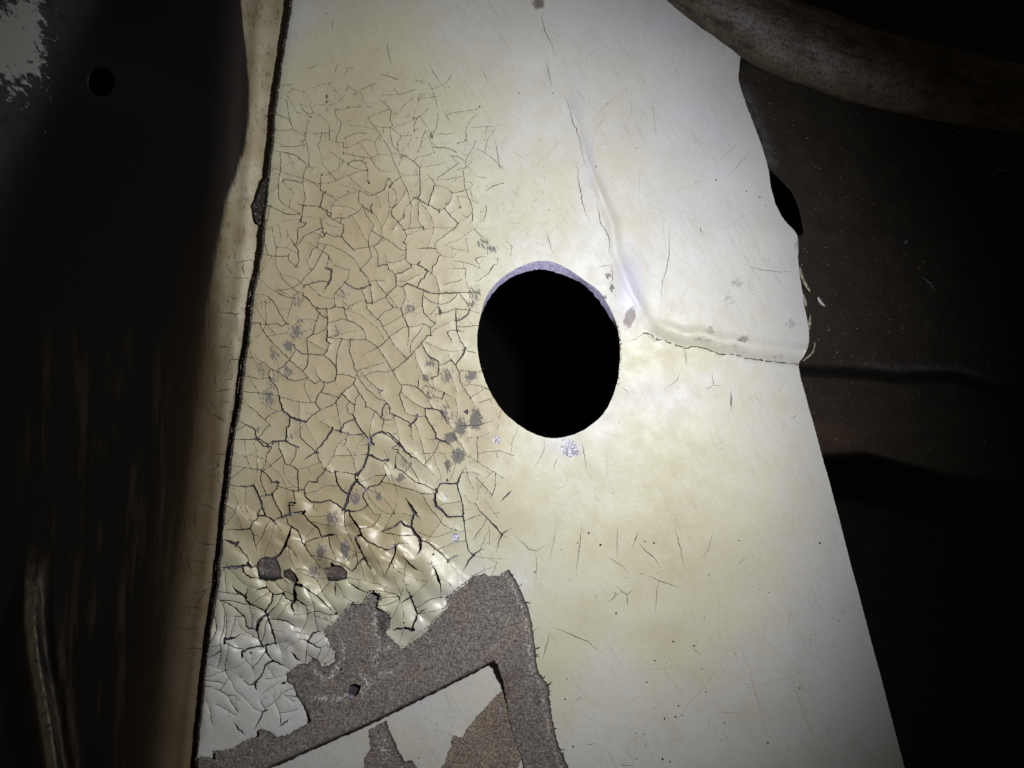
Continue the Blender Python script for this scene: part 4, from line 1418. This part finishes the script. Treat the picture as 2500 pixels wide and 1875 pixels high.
def back_attr(x, y):
    lav = .4 * np.exp(-((y - RL(x) + 9) / 9) ** 2) * sstep(2020, 2200, x) * (1 - sstep(2400, 2500, x)) + .65 * np.exp(-((x - right_x(y) - 12) / 16) ** 2) * sstep(180, 240, y) * (1 - sstep(380, 440, y))  # the ridge line paints the light its bead catches
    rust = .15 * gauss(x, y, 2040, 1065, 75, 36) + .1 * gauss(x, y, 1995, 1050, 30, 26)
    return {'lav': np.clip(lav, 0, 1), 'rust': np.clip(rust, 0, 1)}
body = thing('rear_body_panel', 2250, 1200, -300, 'dark rusted body panel receding behind the right edge of the cream panel', 'body panel')
ys = np.arange(-160, 2040, 5.0); ts = np.r_[np.linspace(0, .12, 40), np.linspace(.13, 1, 74)]
YY, TT = np.meshgrid(ys, ts, indexing='ij')
XX = (np.interp(YY, RIGHT[:, 1], RIGHT[:, 0]) - 14) * (1 - TT) + 2860 * TT
v = W(XX.ravel(), YY.ravel(), Hback(XX, YY).ravel())
ny, nt = XX.shape
i, j = np.meshgrid(np.arange(ny - 1), np.arange(nt - 1), indexing='ij')
f = np.stack([i * nt + j, (i + 1) * nt + j, (i + 1) * nt + j + 1, i * nt + j + 1], -1).reshape(-1, 4)
cxm, cym = (XX[:-1, :-1] + XX[1:, 1:]).ravel() / 2, (YY[:-1, :-1] + YY[1:, 1:]).ravel() / 2
HOLE2 = catmull([(1880, 418), (1890, 424), (1908, 442), (1932, 468), (1949, 505), (1958, 545), (1960, 572), (1935, 570), (1905, 530), (1880, 480), (1868, 440)], True, 5)
f = f[~in_poly(cxm, cym, HOLE2)]
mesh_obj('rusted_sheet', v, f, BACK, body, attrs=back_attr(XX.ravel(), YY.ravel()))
# clean edge of the half-hidden hole
n = len(HOLE2)
hb = Hback(HOLE2[:, 0], HOLE2[:, 1])
q1 = HC * 0 + HOLE2.mean(0)
r0 = q1 + (HOLE2 - q1) * 1.16
v = np.vstack([W(r0[:, 0], r0[:, 1], Hback(r0[:, 0], r0[:, 1]) + 2.2), W(HOLE2[:, 0], HOLE2[:, 1], hb + 2.5), W(HOLE2[:, 0], HOLE2[:, 1], hb - 16)])
i = np.arange(n); j = (i + 1) % n
f = np.vstack([np.stack([a * n + i, a * n + j, (a + 1) * n + j, (a + 1) * n + i], 1) for a in range(2)])
mesh_obj('hole_edge', v, f, BACK, body, attrs={'lav': np.zeros(3 * n), 'rust': np.zeros(3 * n)})
# scratches and paint nicks on it
nk = []
for pl, r in ((Z("1670,850 1760,880 1830,920 1910,990", 1700, 0, k3)[0], 1.6), (Z("1680,860 1710,910", 1700, 0, k3)[0], 1.4), (Z("1970,1180 2050,1160 2160,1130", 1700, 0, k3)[0], 3.2), (Z("2010,1110 2100,1095", 1700, 0, k3)[0], 2.6),
              (Z("1400,270 1425,235", 1700, 500, k3)[0], 5), (Z("1510,480 1580,530 1620,590", 1700, 500, k3)[0], 2.6), (Z("1870,985 1910,955", 1700, 500, k3)[0], .9), (Z("2110,1310 2130,1330", 1700, 0, k3)[0], 4), (Z("2130,1390 2150,1405", 1700, 0, k3)[0], 4)):
    nk.append(ribbon(pl, r, Hback, 3, 5, 1.2))
tag(mesh_obj('scratch', *join(nk)[:2], simple_mat('dull_scratch', (.16, .16, .18), (.09, .09, .10), 10, .7), body), kind='stuff')
# ragged paint curls on the panel's right edge
def curl(pts, r, h, nm, lb):
    p = catmull(pts, False, 6); n_ = len(p)
    o = tube(p, r * np.sin(np.linspace(.25, math.pi - .25, n_)) + .6, 8, CURL, nm, panel, h, .5, 77, .6)
    tag(o, lb)
CURL = simple_mat('dirty_paint_curl', (.36, .32, .25), (.16, .13, .095), 9, .7, (.08, .06, .045), 6, .5, 2)
for k_, (p_, r_) in enumerate(((Z("700,420 712,480 740,540 770,590", 1700, 500, k3)[0], 6.5), (Z("770,740 765,800 745,860 715,940", 1700, 500, k3)[0], 7), (Z("800,930 795,970 770,1015 720,1055", 1700, 500, k3)[0], 3.2),
                                (Z("640,170 665,210 680,260 672,310", 1700, 500, k3)[0], 6), (Z("720,600 735,650 740,690", 1700, 500, k3)[0], 5))):
    curl(p_, r_ * .6, -62, 'paint_curl', 'dirty curled paint edge on the right side of the panel')
p = catmull(Z("822,625 838,655 868,685", 1700, 500, k3)[0], False, 5)
o = tube(p, 3.2 * np.sin(np.linspace(.3, 2.8, len(p))) + .5, 7, CHIPMAT, 'paint_chip', None, Hback(p[:, 0], p[:, 1]) + 3, .4, 5, .7)
tag(o, 'small white sliver of paint on the dark panel right of the cream edge', 'paint chip')

# ------------------------------------------------------------------ added black sheet behind everything, its colour standing in for shade
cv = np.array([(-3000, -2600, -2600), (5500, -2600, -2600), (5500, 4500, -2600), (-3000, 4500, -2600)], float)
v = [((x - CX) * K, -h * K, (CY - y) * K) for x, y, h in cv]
o = mesh_obj('dark_backdrop', v, [(3, 2, 1, 0)], BLACK, smooth=False)
tag(o, 'added black sheet standing in for the dark cavity behind the panels', kind='structure')
